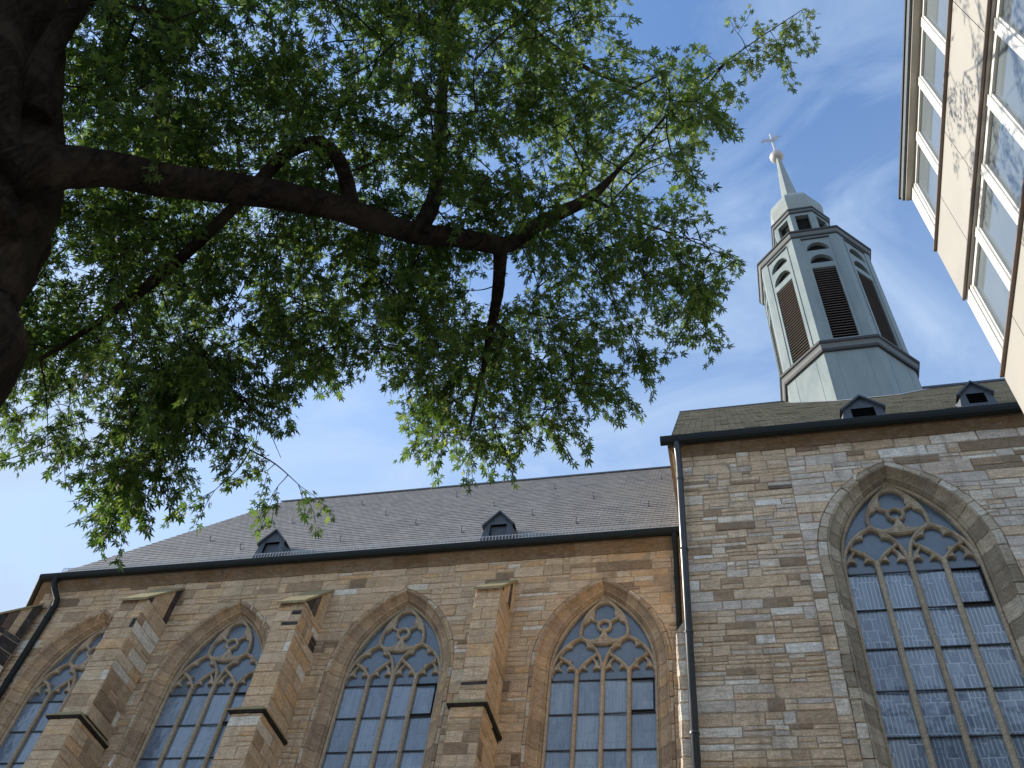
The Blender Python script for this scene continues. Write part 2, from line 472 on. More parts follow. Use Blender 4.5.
def stone_block(mb, fr, poly, rnd, tone, gap=.006, bev=.017, proud=.012, m=0):
    poly = clean(poly)
    if len(poly) < 3: return
    if len(poly) == 4:       # hand-cut stones sit a little out of true
        k0 = rnd.uniform(-.016, .016); k1 = rnd.uniform(-.014, .014); um = sum(p[0] for p in poly) / 4; zm = sum(p[1] for p in poly) / 4
        poly = [(p[0] + max(-.01, min(.01, (p[1] - zm) * k1 * 4)), p[1] + max(-.011, min(.011, (p[0] - um) * k0))) for p in poly]
    A = inset(poly, gap); B = inset(poly, gap + bev * rnd.uniform(.6, 1.3))
    d = rnd.uniform(0, proud); tu = rnd.uniform(-.006, .006); tz = rnd.uniform(-.006, .006)
    cu = sum(p[0] for p in B) / len(B); cz = sum(p[1] for p in B) / len(B)
    i = len(mb.v); n = len(A)
    for p in A:
        mb.v.append(tuple(fr(p[0] + rnd.uniform(-.006, .006), p[1] + rnd.uniform(-.006, .006), -.012)))
    for p in B:
        mb.v.append(tuple(fr(p[0] + rnd.uniform(-.014, .014), p[1] + rnd.uniform(-.012, .012), d + (p[0] - cu) * tu * 4 + (p[1] - cz) * tz * 4)))
    mb.face([i + n + k for k in range(n)], tone, m)
    for k in range(n):
        mb.face((i + k, i + (k + 1) % n, i + n + (k + 1) % n, i + n + k), tone, m)

def masonry(mb, fr, u0, u1, z0, z1, holes=(), hr=(.2, .34), wr=(.35, 1.2), seed=1, split=.25, dark=None, proud=.02):
    rnd = random.Random(seed)
    # mortar sheet, set back
    z = z0
    while z < z1 - .01:
        zt = min(z + .5, z1)
        u = u0
        while u < u1 - .01:
            ub = min(u + 2.0, u1)
            for P in clip_block(u, ub, z, zt, holes):
                P = clean(P)
                if len(P) > 2: mb.poly([fr(p[0], p[1], -.007) for p in P], .5, 1)
            u = ub
        z = zt
    z = z0
    while z < z1 - .02:
        h = rnd.uniform(*hr)
        if z1 - z - h < .12: h = z1 - z
        u = u0
        base = rnd.uniform(.2, .7)
        while u < u1 - .01:
            bw = rnd.uniform(*wr) * (0.6 + .4 * h / hr[1]) * (1 if rnd.random() > .2 else .45)
            if u1 - u - bw < .16: bw = u1 - u
            def tone():
                tn = .45 * base + .55 * rnd.betavariate(1.6, 1.6) + rnd.gauss(0, .12)
                q = rnd.random()
                if q < .045: tn = rnd.uniform(.92, 1)
                elif q < .085: tn = rnd.uniform(.05, .12)
                if dark: tn = dark(u + bw / 2, z, tn, rnd)
                return min(1, max(0 if dark else .052, tn))
            if h > .2 and rnd.random() < split:
                hh = h * rnd.uniform(.38, .62)
                parts = [(u, u + bw, z, z + hh)]
                if bw > .7 and rnd.random() < .6:
                    k = u + bw * rnd.uniform(.35, .65)
                    parts += [(u, k, z + hh, z + h), (k, u + bw, z + hh, z + h)]
                else: parts.append((u, u + bw, z + hh, z + h))
            else: parts = [(u, u + bw, z, z + h)]
            for a, b, c, d in parts:
                for P in clip_block(a, b, c, d, holes):
                    stone_block(mb, fr, P, rnd, tone(), proud=proud)
            u += bw
        z += h

def frame(O, U, Nn):
    O, U, Nn = Vector(O), Vector(U), Vector(Nn)
    return lambda u, z, d: (O.x + U.x * u + Nn.x * d, O.y + U.y * u + Nn.y * d, O.z + z)

# ------------------------------------------------------------------ church: measures
YC, YN, YR = 20.0, 16.3, 26.8           # choir front, nave front, ridge line
XG = -1.10                               # west gable of the nave
XA = -22.8                               # corner where the apse turns away
HA, SPR, APX, SILL = 1.46, 14.45, 17.02, 3.0
KAP = .62                                # how fast the apex rises with the offset
def arc_of(o):
    a = HA + o; h = APX - SPR + KAP * o
    R_ = (a * a + h * h) / (2 * a)
    return R_, R_ - a
def hwf(o):
    def hw(z):
        if z < SILL - .4: return 0
        if z <= SPR: return HA + o
        R_, cx = arc_of(o)
        q = R_ ** 2 - (z - SPR) ** 2
        return max(0, math.sqrt(q) - cx) if q > 0 else 0
    return hw
def arch_pt(side, kind, k, o):
    if kind == 0: return (side * (HA + o), k)
    R_, cx = arc_of(o)
    a = math.acos(cx / R_) * k
    return (side * (R_ * math.cos(a) - cx), SPR + R_ * math.sin(a))
OUT, OUTN = .32, .27
WIN_C = [-3.68, -9.63, -15.18, -20.05]
WIN_CZ = [0, .09, .04, 0]
WIN_N = [3.84, 9.98]
WNZ = -.12

church = empty('church', (-4, 24, GZ), 'tan sandstone gothic church with tall traceried windows, slate roofs and pale green turret', 'church')

# ------------------------------------------------------------------ church: walls
WT = 18.24
mb = MB()
masonry(mb, frame((0, YC, 0), (1, 0, 0), (0, -1, 0)), XA, XG, GZ, WT, [(c, (lambda z, dz=dz: hwf(OUT + .11)(z - dz))) for c, dz in zip(WIN_C, WIN_CZ)], (.22, .42), (.4, 1.35), 11, .38)
mb.build('wall', [M_choir, M_mortar], church)
SIDE = 5.63; q = math.sqrt(.5)
mb = MB()
masonry(mb, frame((XA - SIDE * q, YC + SIDE * q, 0), (q, -q, 0), (-q, -q, 0)), 0, SIDE, GZ, WT, [], (.22, .42), (.4, 1.3), 12, .38)
masonry(mb, frame((XA - SIDE * q, YC + SIDE * q + SIDE, 0), (0, -1, 0), (-1, 0, 0)), 0, SIDE, GZ, WT, [], (.3, .5), (.6, 1.6), 13)
mb.build('wall', [M_choir, M_mortar], church)
def tdark(u, z, tn, rnd):       # weathered grey ashlar to the right of and above the window
    if z > 14.2 and 1.2 < u and rnd.random() < .55: return rnd.choice((.66, .70, .72, .62, .05, .9))
    if u > 5.6 and rnd.random() < .35: return rnd.choice((.70, .88, .8))
    return tn
mb = MB()
masonry(mb, frame((0, YN, 0), (1, 0, 0), (0, -1, 0)), XG, 1.6, GZ, WT - .2, [(c, lambda z: hwf(OUTN + .22)(z - WNZ)) for c in WIN_N[:1]], (.20, .37), (.32, 1.1), 21, .62, tdark)
masonry(mb, frame((0, YN, 0), (1, 0, 0), (0, -1, 0)), 1.6, 16, GZ, WT - .2, [(c, lambda z: hwf(OUTN + .22)(z - WNZ)) for c in WIN_N], (.22, .42), (.4, 1.2), 22, .45, tdark)
mb.build('wall', [M_nave, M_mortar2], church)
mb = MB()   # west gable of the nave, above and beside the choir
fg = frame((XG, YR + 10.5, 0), (0, -1, 0), (-1, 0, 0))
masonry(mb, fg, 0, 21.0, GZ, WT, [], (.18, .32), (.4, 1.2), 23)
gm = MB()
mb.poly([fg(0, WT, -.012), fg(21.0, WT, -.012), fg(10.5, WT + 13.6, -.012)], .5, 1)
mb.build('gable_wall', [M_nave, M_mortar2], church)
mb = MB()   # thickened lower corner with rough quoins
rnd = random.Random(5); z = GZ
while z < 12.3:
    h = rnd.uniform(.28, .42)
    for fr_, L in ((frame((XG - .26, YN - .03, 0), (1, 0, 0), (0, -1, 0)), .26), (frame((XG - .26, YN + .7, 0), (0, -1, 0), (-1, 0, 0)), .73)):
        stone_block(mb, fr_, [(0, z), (L, z), (L, z + h), (0, z + h)], rnd, rnd.uniform(.45, 1), .006, .02, .03)
    z += h
mb.poly([(XG - .28, YN - .04, z), (XG, YN - .04, z + .4), (XG, YN + .7, z + .4), (XG - .28, YN + .7, z)], .3)
mb.poly([(XG - .28, YN - .04, z), (XG, YN - .04, z), (XG, YN - .04, z + .4)], .3)
mb.build('corner_quoin', [M_nave, M_mortar2], church)
mb = MB()   # rear closure of the building
mb.poly([(16, YN, GZ), (16, 37.3, GZ), (16, 37.3, 18), (16, YR, 31.6), (16, YN, 18)])
mb.poly([(16, 37.3, GZ), (XG, 37.3, GZ), (XG, 37.3, 18), (16, 37.3, 18)])
mb.poly([(XG, 33.6, GZ), (XA, 33.6, GZ), (XA, 33.6, 18), (XG, 33.6, 18)])
mb.poly([(XA, 33.6, GZ), (XA - 3.98, 29.6, GZ), (XA - 3.98, 29.6, 18), (XA, 33.6, 18)])
mb.build('wall', [M_choir], church)

# ------------------------------------------------------------------ church: cornices and gutters
COVE = [(-.02, 18.17), (.035, 18.17), (.05, 18.21), (.10, 18.28), (.20, 18.36), (.27, 18.39), (.27, 18.50), (0.0, 18.52)]
apse_path = [(XA - SIDE * q, YC + SIDE * q + SIDE), (XA - SIDE * q, YC + SIDE * q), (XA, YC), (XG, YC)]
rndc = random.Random(3)
def cornice(path, prof, mats, zo=0):
    m_ = MB()
    pts = []
    for i in range(len(path) - 1):      # cut into stones so that the colour changes from stone to stone
        a, b = Vector(path[i]), Vector(path[i + 1]); n_ = max(1, int((b - a).length / 1.1))
        pts += [tuple(a.lerp(b, k / n_)) for k in range(n_)]
    pts.append(path[-1])
    before = 0
    m_.sweep(pts, [(o, z + zo) for o, z in prof], .5)
    per = len(prof) - 1
    for s_ in range(len(pts) - 1):
        tn = rndc.uniform(.1, .95)
        for k in range(per): m_.t[s_ * per + k] = tn
    return m_.build('cornice', mats, church)
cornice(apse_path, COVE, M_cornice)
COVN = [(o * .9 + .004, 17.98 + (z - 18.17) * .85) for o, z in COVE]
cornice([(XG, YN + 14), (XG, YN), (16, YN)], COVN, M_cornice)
GUT = [(.28, .09), (.28, .0), (.31, -.07), (.38, -.105), (.45, -.07), (.48, .0), (.485, .10), (.465, .10), (.46, .01), (.30, .01), (.28, .09)]
m_ = MB(); m_.sweep(apse_path, [(o, z + 18.54) for o, z in GUT]); m_.build('gutter', M_copper, church)
m_ = MB(); m_.sweep([(XG - .42, YN), (16, YN)], [(o, z * 1.15 + 18.27) for o, z in GUT]); m_.build('gutter', M_copper, church)

def snow_guard(x0, x1, y, z):
    m_ = MB(); x = x0
    while x < x1:
        m_.box((x - .013, y - .006, z), (x + .013, y + .006, z + .26)); x += .105
    m_.box((x0, y - .012, z + .05), (x1, y - .006, z + .07)); m_.box((x0, y + .006, z + .225), (x1, y + .012, z + .25))
    return m_.build('snow_guard', M_zinc, church)
snow_guard(-22.6, -1.7, YC - .10, 18.93)
snow_guard(-1.4, 16, YN - .10, 18.57)

# ------------------------------------------------------------------ church: roofs
def roof_face(m_, eL, eR, tL, tR, rows, lift=.02, off=0.0):
    eL, eR, tL, tR = map(Vector, (eL, eR, tL, tR))
    nrm = (eR - eL).cross(tL - eL).normalized()
    slope = ((tL + tR) / 2 - (eL + eR) / 2).length
    ux = (eR - eL).normalized()
    for k in range(rows):
        a, b = k / rows, (k + 1.12) / rows
        b = min(b, 1)
        P = [eL.lerp(tL, a) + nrm * lift, eR.lerp(tR, a) + nrm * lift, eR.lerp(tR, b), eL.lerp(tL, b)]
        uv = [((p - eL).dot(ux) + off, s * slope) for p, s in zip(P, (a, a, b, b))]
        m_.poly(P, .5, 0, uv)
        if k: m_.poly([eL.lerp(tL, a) , eR.lerp(tR, a), P[1], P[0]], .5, 0, [uv[0], uv[1], uv[1], uv[0]])
EZ, EY = 18.60, YC - .30
RZC = 29.05
eo = .33
c1 = (XA - .14, EY, EZ); apx = (-20.35, YR, RZC)
c2 = (XA - SIDE * q - .30, YC + SIDE * q - .12, EZ); c3 = (c2[0], YC + SIDE * q + SIDE + .12, EZ); c4 = (XA - .14, 33.9, EZ)
m_ = MB()
roof_face(m_, c1, (XG + .02, EY, EZ), apx, (XG + .02, YR, RZC), 40)
m_.build('roof', M_roof, church)
m_ = MB()
for a, b in ((c2, c1), (c3, c2), (c4, c3)):
    roof_face(m_, a, b, apx, apx, 40, off=7.3)
roof_face(m_, (XG + .02, 33.9, EZ), c4, (XG + .02, YR, RZC), apx, 24)
m_.build('roof', M_roof, church)
NE = (YN - .30, 18.39); NR = 32.66
m_ = MB()
roof_face(m_, (-1.26, NE[0], NE[1]), (16.3, NE[0], NE[1]), (-1.62, YR, NR), (16.3, YR, NR), 46, .03)
roof_face(m_, (16.3, 37.6, NE[1]), (-1.62, 37.6, NE[1]), (16.3, YR, NR), (-1.62, YR, NR), 20, .03)
m_.build('roof', M_roofn, church)
m_ = MB()   # verge boards of the nave gable
for ya, yb in ((NE[0], YR), (37.6, YR)):
    for zz in (0,):
        xe = -1.28 if ya < YR else -1.64
        m_.poly([(xe, ya, NE[1] - .18), (xe, ya, NE[1] + .03), (-1.64, yb, NR + .03), (-1.64, yb, NR - .18)])
        m_.poly([(xe + .01, ya, NE[1] - .16), (XG, ya, NE[1] - .16), (XG, yb, NR - .16), (-1.63, yb, NR - .16)])
m_.build('verge_board', M_slateline, church)
m_ = MB()
def ridge_strip(m_, x0, x1, z, w_):
    pr = [(YR - w_, z - w_ * 1.28 + .05), (YR - .05, z + .06), (YR + .05, z + .06), (YR + w_, z - w_ * 1.28 + .05)]
    for k in range(3):
        m_.poly([(x0, *pr[k]), (x1, *pr[k]), (x1, *pr[k + 1]), (x0, *pr[k + 1])])
ridge_strip(m_, -20.4, XG, RZC, .12)
m_.build('ridge_cap', M_slateline, church)
m_ = MB(); ridge_strip(m_, -1.64, 3.0, NR, .10); m_.build('ridge_cap', M_slateline, church)
m_ = MB(); ridge_strip(m_, 8.4, 16.3, NR, 1.0); m_.build('ridge_cap', M_slateline, church)

# little iron hooks scattered over the choir roof
tanC = (RZC - EZ) / (YR - EY)
rh = random.Random(8)
hook = None
for row, yy in enumerate((20.9, 22.0, 23.4, 25.0)):
    for i in range(5):
        x = -21 + i * 4.1 + (row % 2) * 2.05 + rh.uniform(-.2, .2)
        if x > -1.8 or x < -20.9 + (yy - 20) * .35: continue
        if hook is None:
            hm = MB()
            hm.tube([(0, 0, .02), (0, -.10, .08), (0, -.13, .20), (0, -.06, .26)], .013, 6)
            hm.tube([(0, .25, .36), (0, 0, .02)], .018, 6)
            hook = hm.build('roof_hook', M_slateline); ob = hook
        else:
            ob = hook.copy(); COL.objects.link(ob)
        ob.location = (x, yy, EZ + (yy - EY) * tanC); put(ob, church)

def dormer(x, y, z, w_, h_, tan_, wide=1.0, name='dormer', back_m=0):
    """small slated dormer with a dark louvred opening; front face at y, foot on the roof at z"""
    m_ = MB(); hw = w_ / 2
    ey = h_ * .56
    back = lambda zz: y + (zz - z) / tan_ + .12
    A = [(x - hw - .10, y, z - .06), (x - hw, y, z + .12), (x - hw, y, z + ey), (x - hw - .09, y - .05, z + ey - .05)]
    # front frame pieces round the opening
    ow, oz0, oz1 = hw * .62, z + .1, z + ey - .04
    for P in ([(x - hw - .1, y, z - .05), (x - ow, y, z - .05), (x - ow, y, oz1), (x - hw, y, z + ey)],
              [(x + ow, y, z - .05), (x + hw + .1, y, z - .05), (x + hw, y, z + ey), (x + ow, y, oz1)],
              [(x - ow, y, z - .05), (x + ow, y, z - .05), (x + ow, y, oz0), (x - ow, y, oz0)],
              [(x - hw, y, z + ey), (x - ow, y, oz1), (x + ow, y, oz1), (x + hw, y, z + ey), (x, y, z + h_ - .05)]):
        m_.poly(P)
    # cheeks
    for s_ in (-1, 1):
        m_.poly([(x + s_ * (hw + .1), y, z - .05), (x + s_ * hw, y, z + ey), (x + s_ * hw, back(z + ey), z + ey), (x + s_ * (hw + .12), y + .4, z + .4 * tan_ - .06)])
    d = m_.build(name, M_lead, church)
    r_ = MB()
    for s_ in (-1, 1):      # two roof slopes with thickness, oversailing the front
        e0 = (x + s_ * (hw + .10), y - .09, z + ey - .10); rg = (x, y - .09, z + h_)
        e1 = (x + s_ * (hw + .10), back(z + ey) + .15, z + ey - .10); rb = (x, back(z + h_) + .1, z + h_)
        r_.poly([e0, e1, rb, rg])
        r_.poly([e0, rg, (rg[0], rg[1], rg[2] - .07), (e0[0] - s_ * .02, e0[1], e0[2] - .06)])
        r_.poly([(e0[0] - s_ * .02, e0[1] + .003, e0[2] - .06), (rg[0], rg[1] + .003, rg[2] - .07), (rg[0], rb[1], rg[2] - .07), (e1[0], e1[1], e1[2] - .06)])
    r_.build('dormer_roof', M_lead, d)
    l_ = MB()
    l_.poly([(x - ow, y + .10, oz0), (x + ow, y + .10, oz0), (x + ow, y + .10, oz1), (x - ow, y + .10, oz1)], .5, back_m)
    for k in range(5 if back_m else 1):
        zz = oz0 + (oz1 - oz0) * (k + .1) / 5
        l_.poly([(x - ow, y + .01, zz), (x + ow, y + .01, zz), (x + ow, y + .09, zz + .10), (x - ow, y + .09, zz + .10)])
    l_.build('louvre', [M_lead, M_dark], d)
    return d
dormer(-14.86, 19.95, 19.10, .86, 1.16, tanC)
dormer(-7.05, 19.95, 19.10, .86, 1.16, tanC)
tanN = (NR - NE[1]) / (YR - NE[0])
dormer(3.78, 16.50, 19.02, .95, 1.0, tanN, back_m=1)
dormer(6.85, 17.15, 19.95, .74, .98, tanN, back_m=1)

# ------------------------------------------------------------------ church: buttresses
def bdark(prob):
    def f(u, z, tn, rnd):
        if z > 15.0 and rnd.random() < prob: return rnd.uniform(0, .05)
        return tn
    return f
def buttress(x, wl, wu, zt0, zt1, zd, seed, rot=0.0, sooty=.2, origin=None):
    """two-stage buttress: local x along the wall, local y outwards; world via fr"""
    ox, oy = origin if origin else (x, YC)
    ca, sa = math.cos(rot), math.sin(rot)
    U = (ca, sa, 0); Nn = (sa, -ca, 0)
    def L(a, n_, z): return (ox + U[0] * a + Nn[0] * n_, oy + U[1] * a + Nn[1] * n_, z)
    m_ = MB()
    pl, pu = 1.50, 1.27
    for (wd, pj, z0, z1) in ((wl, pl, GZ, zd), (wu, pu, zd + .2, zt0)):
        h = wd / 2
        masonry(m_, frame(L(0, pj, 0), U, Nn), -h, h, z0, z1, [], (.26, .46), (.45, 1.1), seed, .1, bdark(sooty))
        masonry(m_, frame(L(h, pj, 0), (-Nn[0], -Nn[1], 0), U), 0, pj, z0, z1, [], (.26, .46), (.5, 1.2), seed + 1, .1, bdark(sooty))
        masonry(m_, frame(L(-h, 0, 0), Nn, (-U[0], -U[1], 0)), 0, pj, z0, z1, [], (.26, .46), (.5, 1.2), seed + 2, .1, bdark(sooty))
    h = wu / 2; rr = random.Random(seed)
    for s_ in (1, -1):       # sloping shoulders under the coping, sooty in places
        n_ = 5
        for k in range(n_):
            a, b = pu * k / n_, pu * (k + 1) / n_
            za = zt1 - (zt1 - zt0) * a / pu; zb = zt1 - (zt1 - zt0) * b / pu
            P = [(a, zt0), (b, zt0), (b, zb), (a, za)] if zb > zt0 + .02 else [(a, zt0), (b, zt0), (a, za)]
            tn = rr.uniform(0, .05) if rr.random() < sooty + .15 else rr.uniform(.3, .8)
            fr_ = (lambda u, z, d, s_=s_: L(s_ * (h + d), u, z))
            if s_ < 0: stone_block(m_, lambda u, z, d: L(-(h + d), -u, z), [(-p[0], p[1]) for p in P][::-1], rr, tn, m=0)
            else: stone_block(m_, lambda u, z, d: L(h + d, u, z), P[:] , rr, tn, m=0)
            m_.poly([L(s_ * (h - .012), p[0], p[1]) for p in P], .5, 1)
    o = m_.build('buttress', [M_choir, M_mortar], church)
    c = MB()    # coping slab
    h = wu / 2 + .05; t_ = .09
    sl_ = (zt1 - zt0) / pu
    f0 = pu + .12
    z_f = zt1 - sl_ * f0
    top = [L(-h, f0, z_f + t_), L(h, f0, z_f + t_), L(h, 0, zt1 + t_), L(-h, 0, zt1 + t_)]
    bot = [L(-h, f0, z_f), L(h, f0, z_f), L(h, 0, zt1), L(-h, 0, zt1)]
    i = len(c.v); c.v += top + bot
    for qd in ((0, 1, 2, 3), (7, 6, 5, 4), (4, 5, 1, 0), (5, 6, 2, 1), (7, 4, 0, 3)): c.face([i + k for k in qd], .5)
    c.build('coping', M_mosscap, o)
    d = MB()    # drip course round the lower stage
    h = wl / 2
    prof = [(0, zd - .06), (.05, zd - .05), (.09, zd - .01), (.10, zd + .04), (.02, zd + .10), (-.12, zd + .24)]
    path = [L(h, 0, 0)[:2], L(h, pl, 0)[:2], L(-h, pl, 0)[:2], L(-h, 0, 0)[:2]]
    d.sweep(path, prof, .5, 0, side=1)
    d.build('drip_course', [M_black], o)
    e = MB()    # weathered upper face of the offset
    e.sweep(path, [(.104, zd + .005), (.105, zd + .045), (.02, zd + .105), (-.125, zd + .245)], .5, 0, side=1)
    e.build('weathering', [M_mosscap], o)
    return o
buttress(-6.60, .84, .70, 16.10, 17.35, 12.32, 101, sooty=.05)
buttress(-12.46, .88, .78, 16.05, 17.45, 12.35, 111, sooty=.22)
buttress(-17.88, .90, .86, 16.55, 17.95, 12.38, 121, sooty=.12)
buttress(0, .95, .92, 16.15, 17.55, 12.35, 131, rot=-math.atan2(.3827, .9239), sooty=.5, origin=(XA - .05, YC + .02))

# ------------------------------------------------------------------ church: windows
def rib(mb, pts, w_, front, back, tone, smooth_n=0):
    if smooth_n:
        P = [Vector(p) for p in pts]; out = []
        for i in range(len(P) - 1):
            p0 = P[max(i - 1, 0)]; p1 = P[i]; p2 = P[i + 1]; p3 = P[min(i + 2, len(P) - 1)]
            for k in range(smooth_n):
                t = k / smooth_n
                out.append(.5 * ((2 * p1) + (p2 - p0) * t + (2 * p0 - 5 * p1 + 4 * p2 - p3) * t * t + (3 * p1 - p0 - 3 * p2 + p3) * t ** 3))
        out.append(P[-1]); pts = out
    closed = (Vector(pts[0]) - Vector(pts[-1])).length < 1e-4
    if closed: pts = pts[:-1]
    n = len(pts); rings = []
    for i in range(n):
        p = Vector(pts[i])
        a = Vector(pts[i - 1]) if (closed or i) else p
        b = Vector(pts[(i + 1) % n]) if (closed or i < n - 1) else p
        d = (b - a).normalized(); nn = Vector((-d.y, d.x))
        wv = w_[i * (len(w_) - 1) // max(1, n - 1)] if isinstance(w_, (list, tuple)) else w_
        ch = min(.045, wv * .45)
        prof = [(-wv / 2, back), (-wv / 2, front + ch), (-wv * .16, front), (wv * .16, front), (wv / 2, front + ch), (wv / 2, back)]
        rings.append([mb.vert((p.x + nn.x * o, dd, p.y + nn.y * o)) for o, dd in prof])
    for i in range(n if closed else n - 1):
        A, B = rings[i], rings[(i + 1) % n]
        for k in range(5): mb.face((A[k], B[k], B[k + 1], A[k + 1]), tone)
    if not closed:
        mb.face(rings[0], tone); mb.face(rings[-1][::-1], tone)

HB = 14.26       # head bar under the light heads
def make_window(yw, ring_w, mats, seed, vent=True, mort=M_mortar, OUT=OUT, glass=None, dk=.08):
    """built round u = 0 at y = 0 (wall face); depth = +y. Returns the window part with its sub-parts."""
    rnd = random.Random(seed)
    W = MB()
    prof = [(OUT, -.002)] + [(OUT * a_, b_) for a_, b_ in ((.90, .0), (.82, .05), (.74, .115), (.56, .18), (.34, .24), (.18, .255), (.13, .30), (.08, .33))] + [(.0, .36), (.0, .66)]
    def station(kind, k, push=0):
        def f(side):
            r = []
            for o, dpt in prof:
                u, z = arch_pt(side, kind, k, o + push); r.append((u, dpt + push, z))
            return r
        return f
    segs = []
    z = SILL
    while z < SPR - .01:
        h = rnd.uniform(.26, .5)
        if SPR - z - h < .15: h = SPR - z
        segs.append((0, z, z + h)); z += h
    na = 8
    for k in range(na): segs.append((1, k / na, (k + 1) / na))
    for side in (-1, 1):
        for kind, a, b in segs:
            tn = min(1, max(.06, rnd.gauss(.5, .25)))
            g_ = .007 if kind == 0 else .004
            sub = 1 if kind == 0 else 3
            # mortar behind
            ks = [a + (b - a) * i / sub for i in range(sub + 1)]
            ST = [station(kind, k, .008)(side) for k in ks]
            for A, B in zip(ST, ST[1:]):
                for j in range(len(prof) - 1):
                    P = [A[j], A[j + 1], B[j + 1], B[j]]
                    W.poly(P if side > 0 else P[::-1], .5, 1)
            ks = [a + g_ + (b - a - 2 * g_) * i / sub for i in range(sub + 1)]
            push = rnd.uniform(-.004, .004)
            ST = [station(kind, k, push)(side) for k in ks]
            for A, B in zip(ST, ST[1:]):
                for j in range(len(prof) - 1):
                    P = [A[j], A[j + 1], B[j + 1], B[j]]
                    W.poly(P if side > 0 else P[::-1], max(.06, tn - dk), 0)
            # voussoir on the wall face
            fr_ = lambda u, z, d: (u, -d, z)
            o0, o1 = OUT + .003, OUT + ring_w
            kk = [a + (b - a) * i / sub for i in range(sub + 1)]
            inn = [arch_pt(side, kind, k, o0) for k in kk]; outp = [arch_pt(side, kind, k, o1) for k in kk]
            if kind == 1 and b > .999: outp[-1] = arch_pt(side, 1, 1, o1)
            P = inn[::1] + outp[::-1]
            area = sum(P[i - 1][0] * P[i][1] - P[i][0] * P[i - 1][1] for i in range(len(P)))
            if area < 0: P = P[::-1]
            stone_block(W, fr_, P, rnd, min(1, max(.06, tn + rnd.gauss(.1, .27))), .006, .016, .014)
    # sloping sill
    W.poly([(-HA - OUT, -.02, SILL - .4), (HA + OUT, -.02, SILL - .4), (HA, .6, SILL + .05), (-HA, .6, SILL + .05)], .4, 0)
    win = W.build('window', [mats[0], mort])
    # tracery
    T = MB()
    fz = [.400]
    def R(pts, w_=.085, sm=4, sym=True, tone=None):
        for s_ in ((1, -1) if sym else (1,)):
            fz[0] += .0013
            rib(T, [(s_ * p[0], p[1]) for p in pts], w_, fz[0], .60, tone if tone is not None else rnd.uniform(.25, .8), sm)
    for s_ in (1, -1):
        R_ = [arch_pt(s_, 0, zz, -.035) for zz in (SILL, 8, SPR)] + [arch_pt(s_, 1, k / 14, -.035) for k in range(1, 15)]
        fz[0] += .0013
        rib(T, R_, .085, fz[0] - .01, .62, .5)
    # sub-arches over pairs of lights
    R([(1.41, 14.42), (1.35, 14.80), (1.18, 15.15), (.92, 15.43), (.645, 15.60)], .085)
    R([(0, 14.50), (.09, 14.92), (.27, 15.28), (.645, 15.60)], .085)
    # net of the lower diamonds
    R([(.70, 14.50), (.86, 14.72), (1.04, 14.88), (1.20, 14.99)], .075)
    R([(.70, 14.50), (.54, 14.72), (.36, 14.90), (.17, 15.05)], .085)
    # light heads and foils: thin stone plates with cusped openings
    def plate(inn, outr, front, closed=False):
        n = len(inn); tn = rnd.uniform(.3, .75); i0 = len(T.v)
        for p, q_ in zip(inn, outr):
            mid_ = (p[0] * .72 + q_[0] * .28, p[1] * .72 + q_[1] * .28)
            T.v += [(p[0], .58, p[1]), (p[0], front + .035, p[1]), (mid_[0], front, mid_[1]), (q_[0], front + .02, q_[1]), (q_[0], .58, q_[1])]
        for k in range(n if closed else n - 1):
            A = i0 + k * 5; B = i0 + ((k + 1) % n) * 5
            for j in range(4): T.face((A + j, B + j, B + j + 1, A + j + 1), tn)
    def resample(P, n, sm=6):
        P = [Vector(p) for p in P]; L = [0]
        for a_, b_ in zip(P, P[1:]): L.append(L[-1] + (b_ - a_).length)
        out = []
        for k in range(n):
            d_ = L[-1] * k / (n - 1); j = 0
            while j < len(P) - 2 and L[j + 1] < d_: j += 1
            out.append(tuple(P[j].lerp(P[j + 1], (d_ - L[j]) / max(1e-6, L[j + 1] - L[j]))))
        return out
    for s_ in (1, -1):
        for c, pk in ((.35, -.03), (1.05, .03)):
            outer = [(c - .35, 14.30), (c - .345, 14.46), (c - .27, 14.66), (c - .15 + pk * .5, 14.84), (c + pk, 15.0), (c + .15 + pk * .5, 14.84), (c + .27, 14.66), (c + .345, 14.46), (c + .35, 14.30)]
            left = [(c - .30, 14.30)] + [(c - .18 - .13 * math.cos(t_), 14.46 + .14 * math.sin(t_)) for t_ in (0, .5, 1.0, 1.5, 2.0, 2.5)] + [(c - .075, 14.60)]
            top_ = [(c + .135 * math.cos(t_), 14.72 + .14 * math.sin(t_)) for t_ in (3.9, 3.4, 2.9, 2.4)] + [(c, 14.93)]
            right = [(2 * c - p[0], p[1]) for p in (left + top_[:-1])][::-1]
            inn = resample(left + top_ + right, 41); outr = resample(outer, 41)
            if s_ < 0: inn = [(-p[0], p[1]) for p in inn]; outr = [(-p[0], p[1]) for p in outr]
            plate(inn, outr, .43 + rnd.uniform(0, .01))
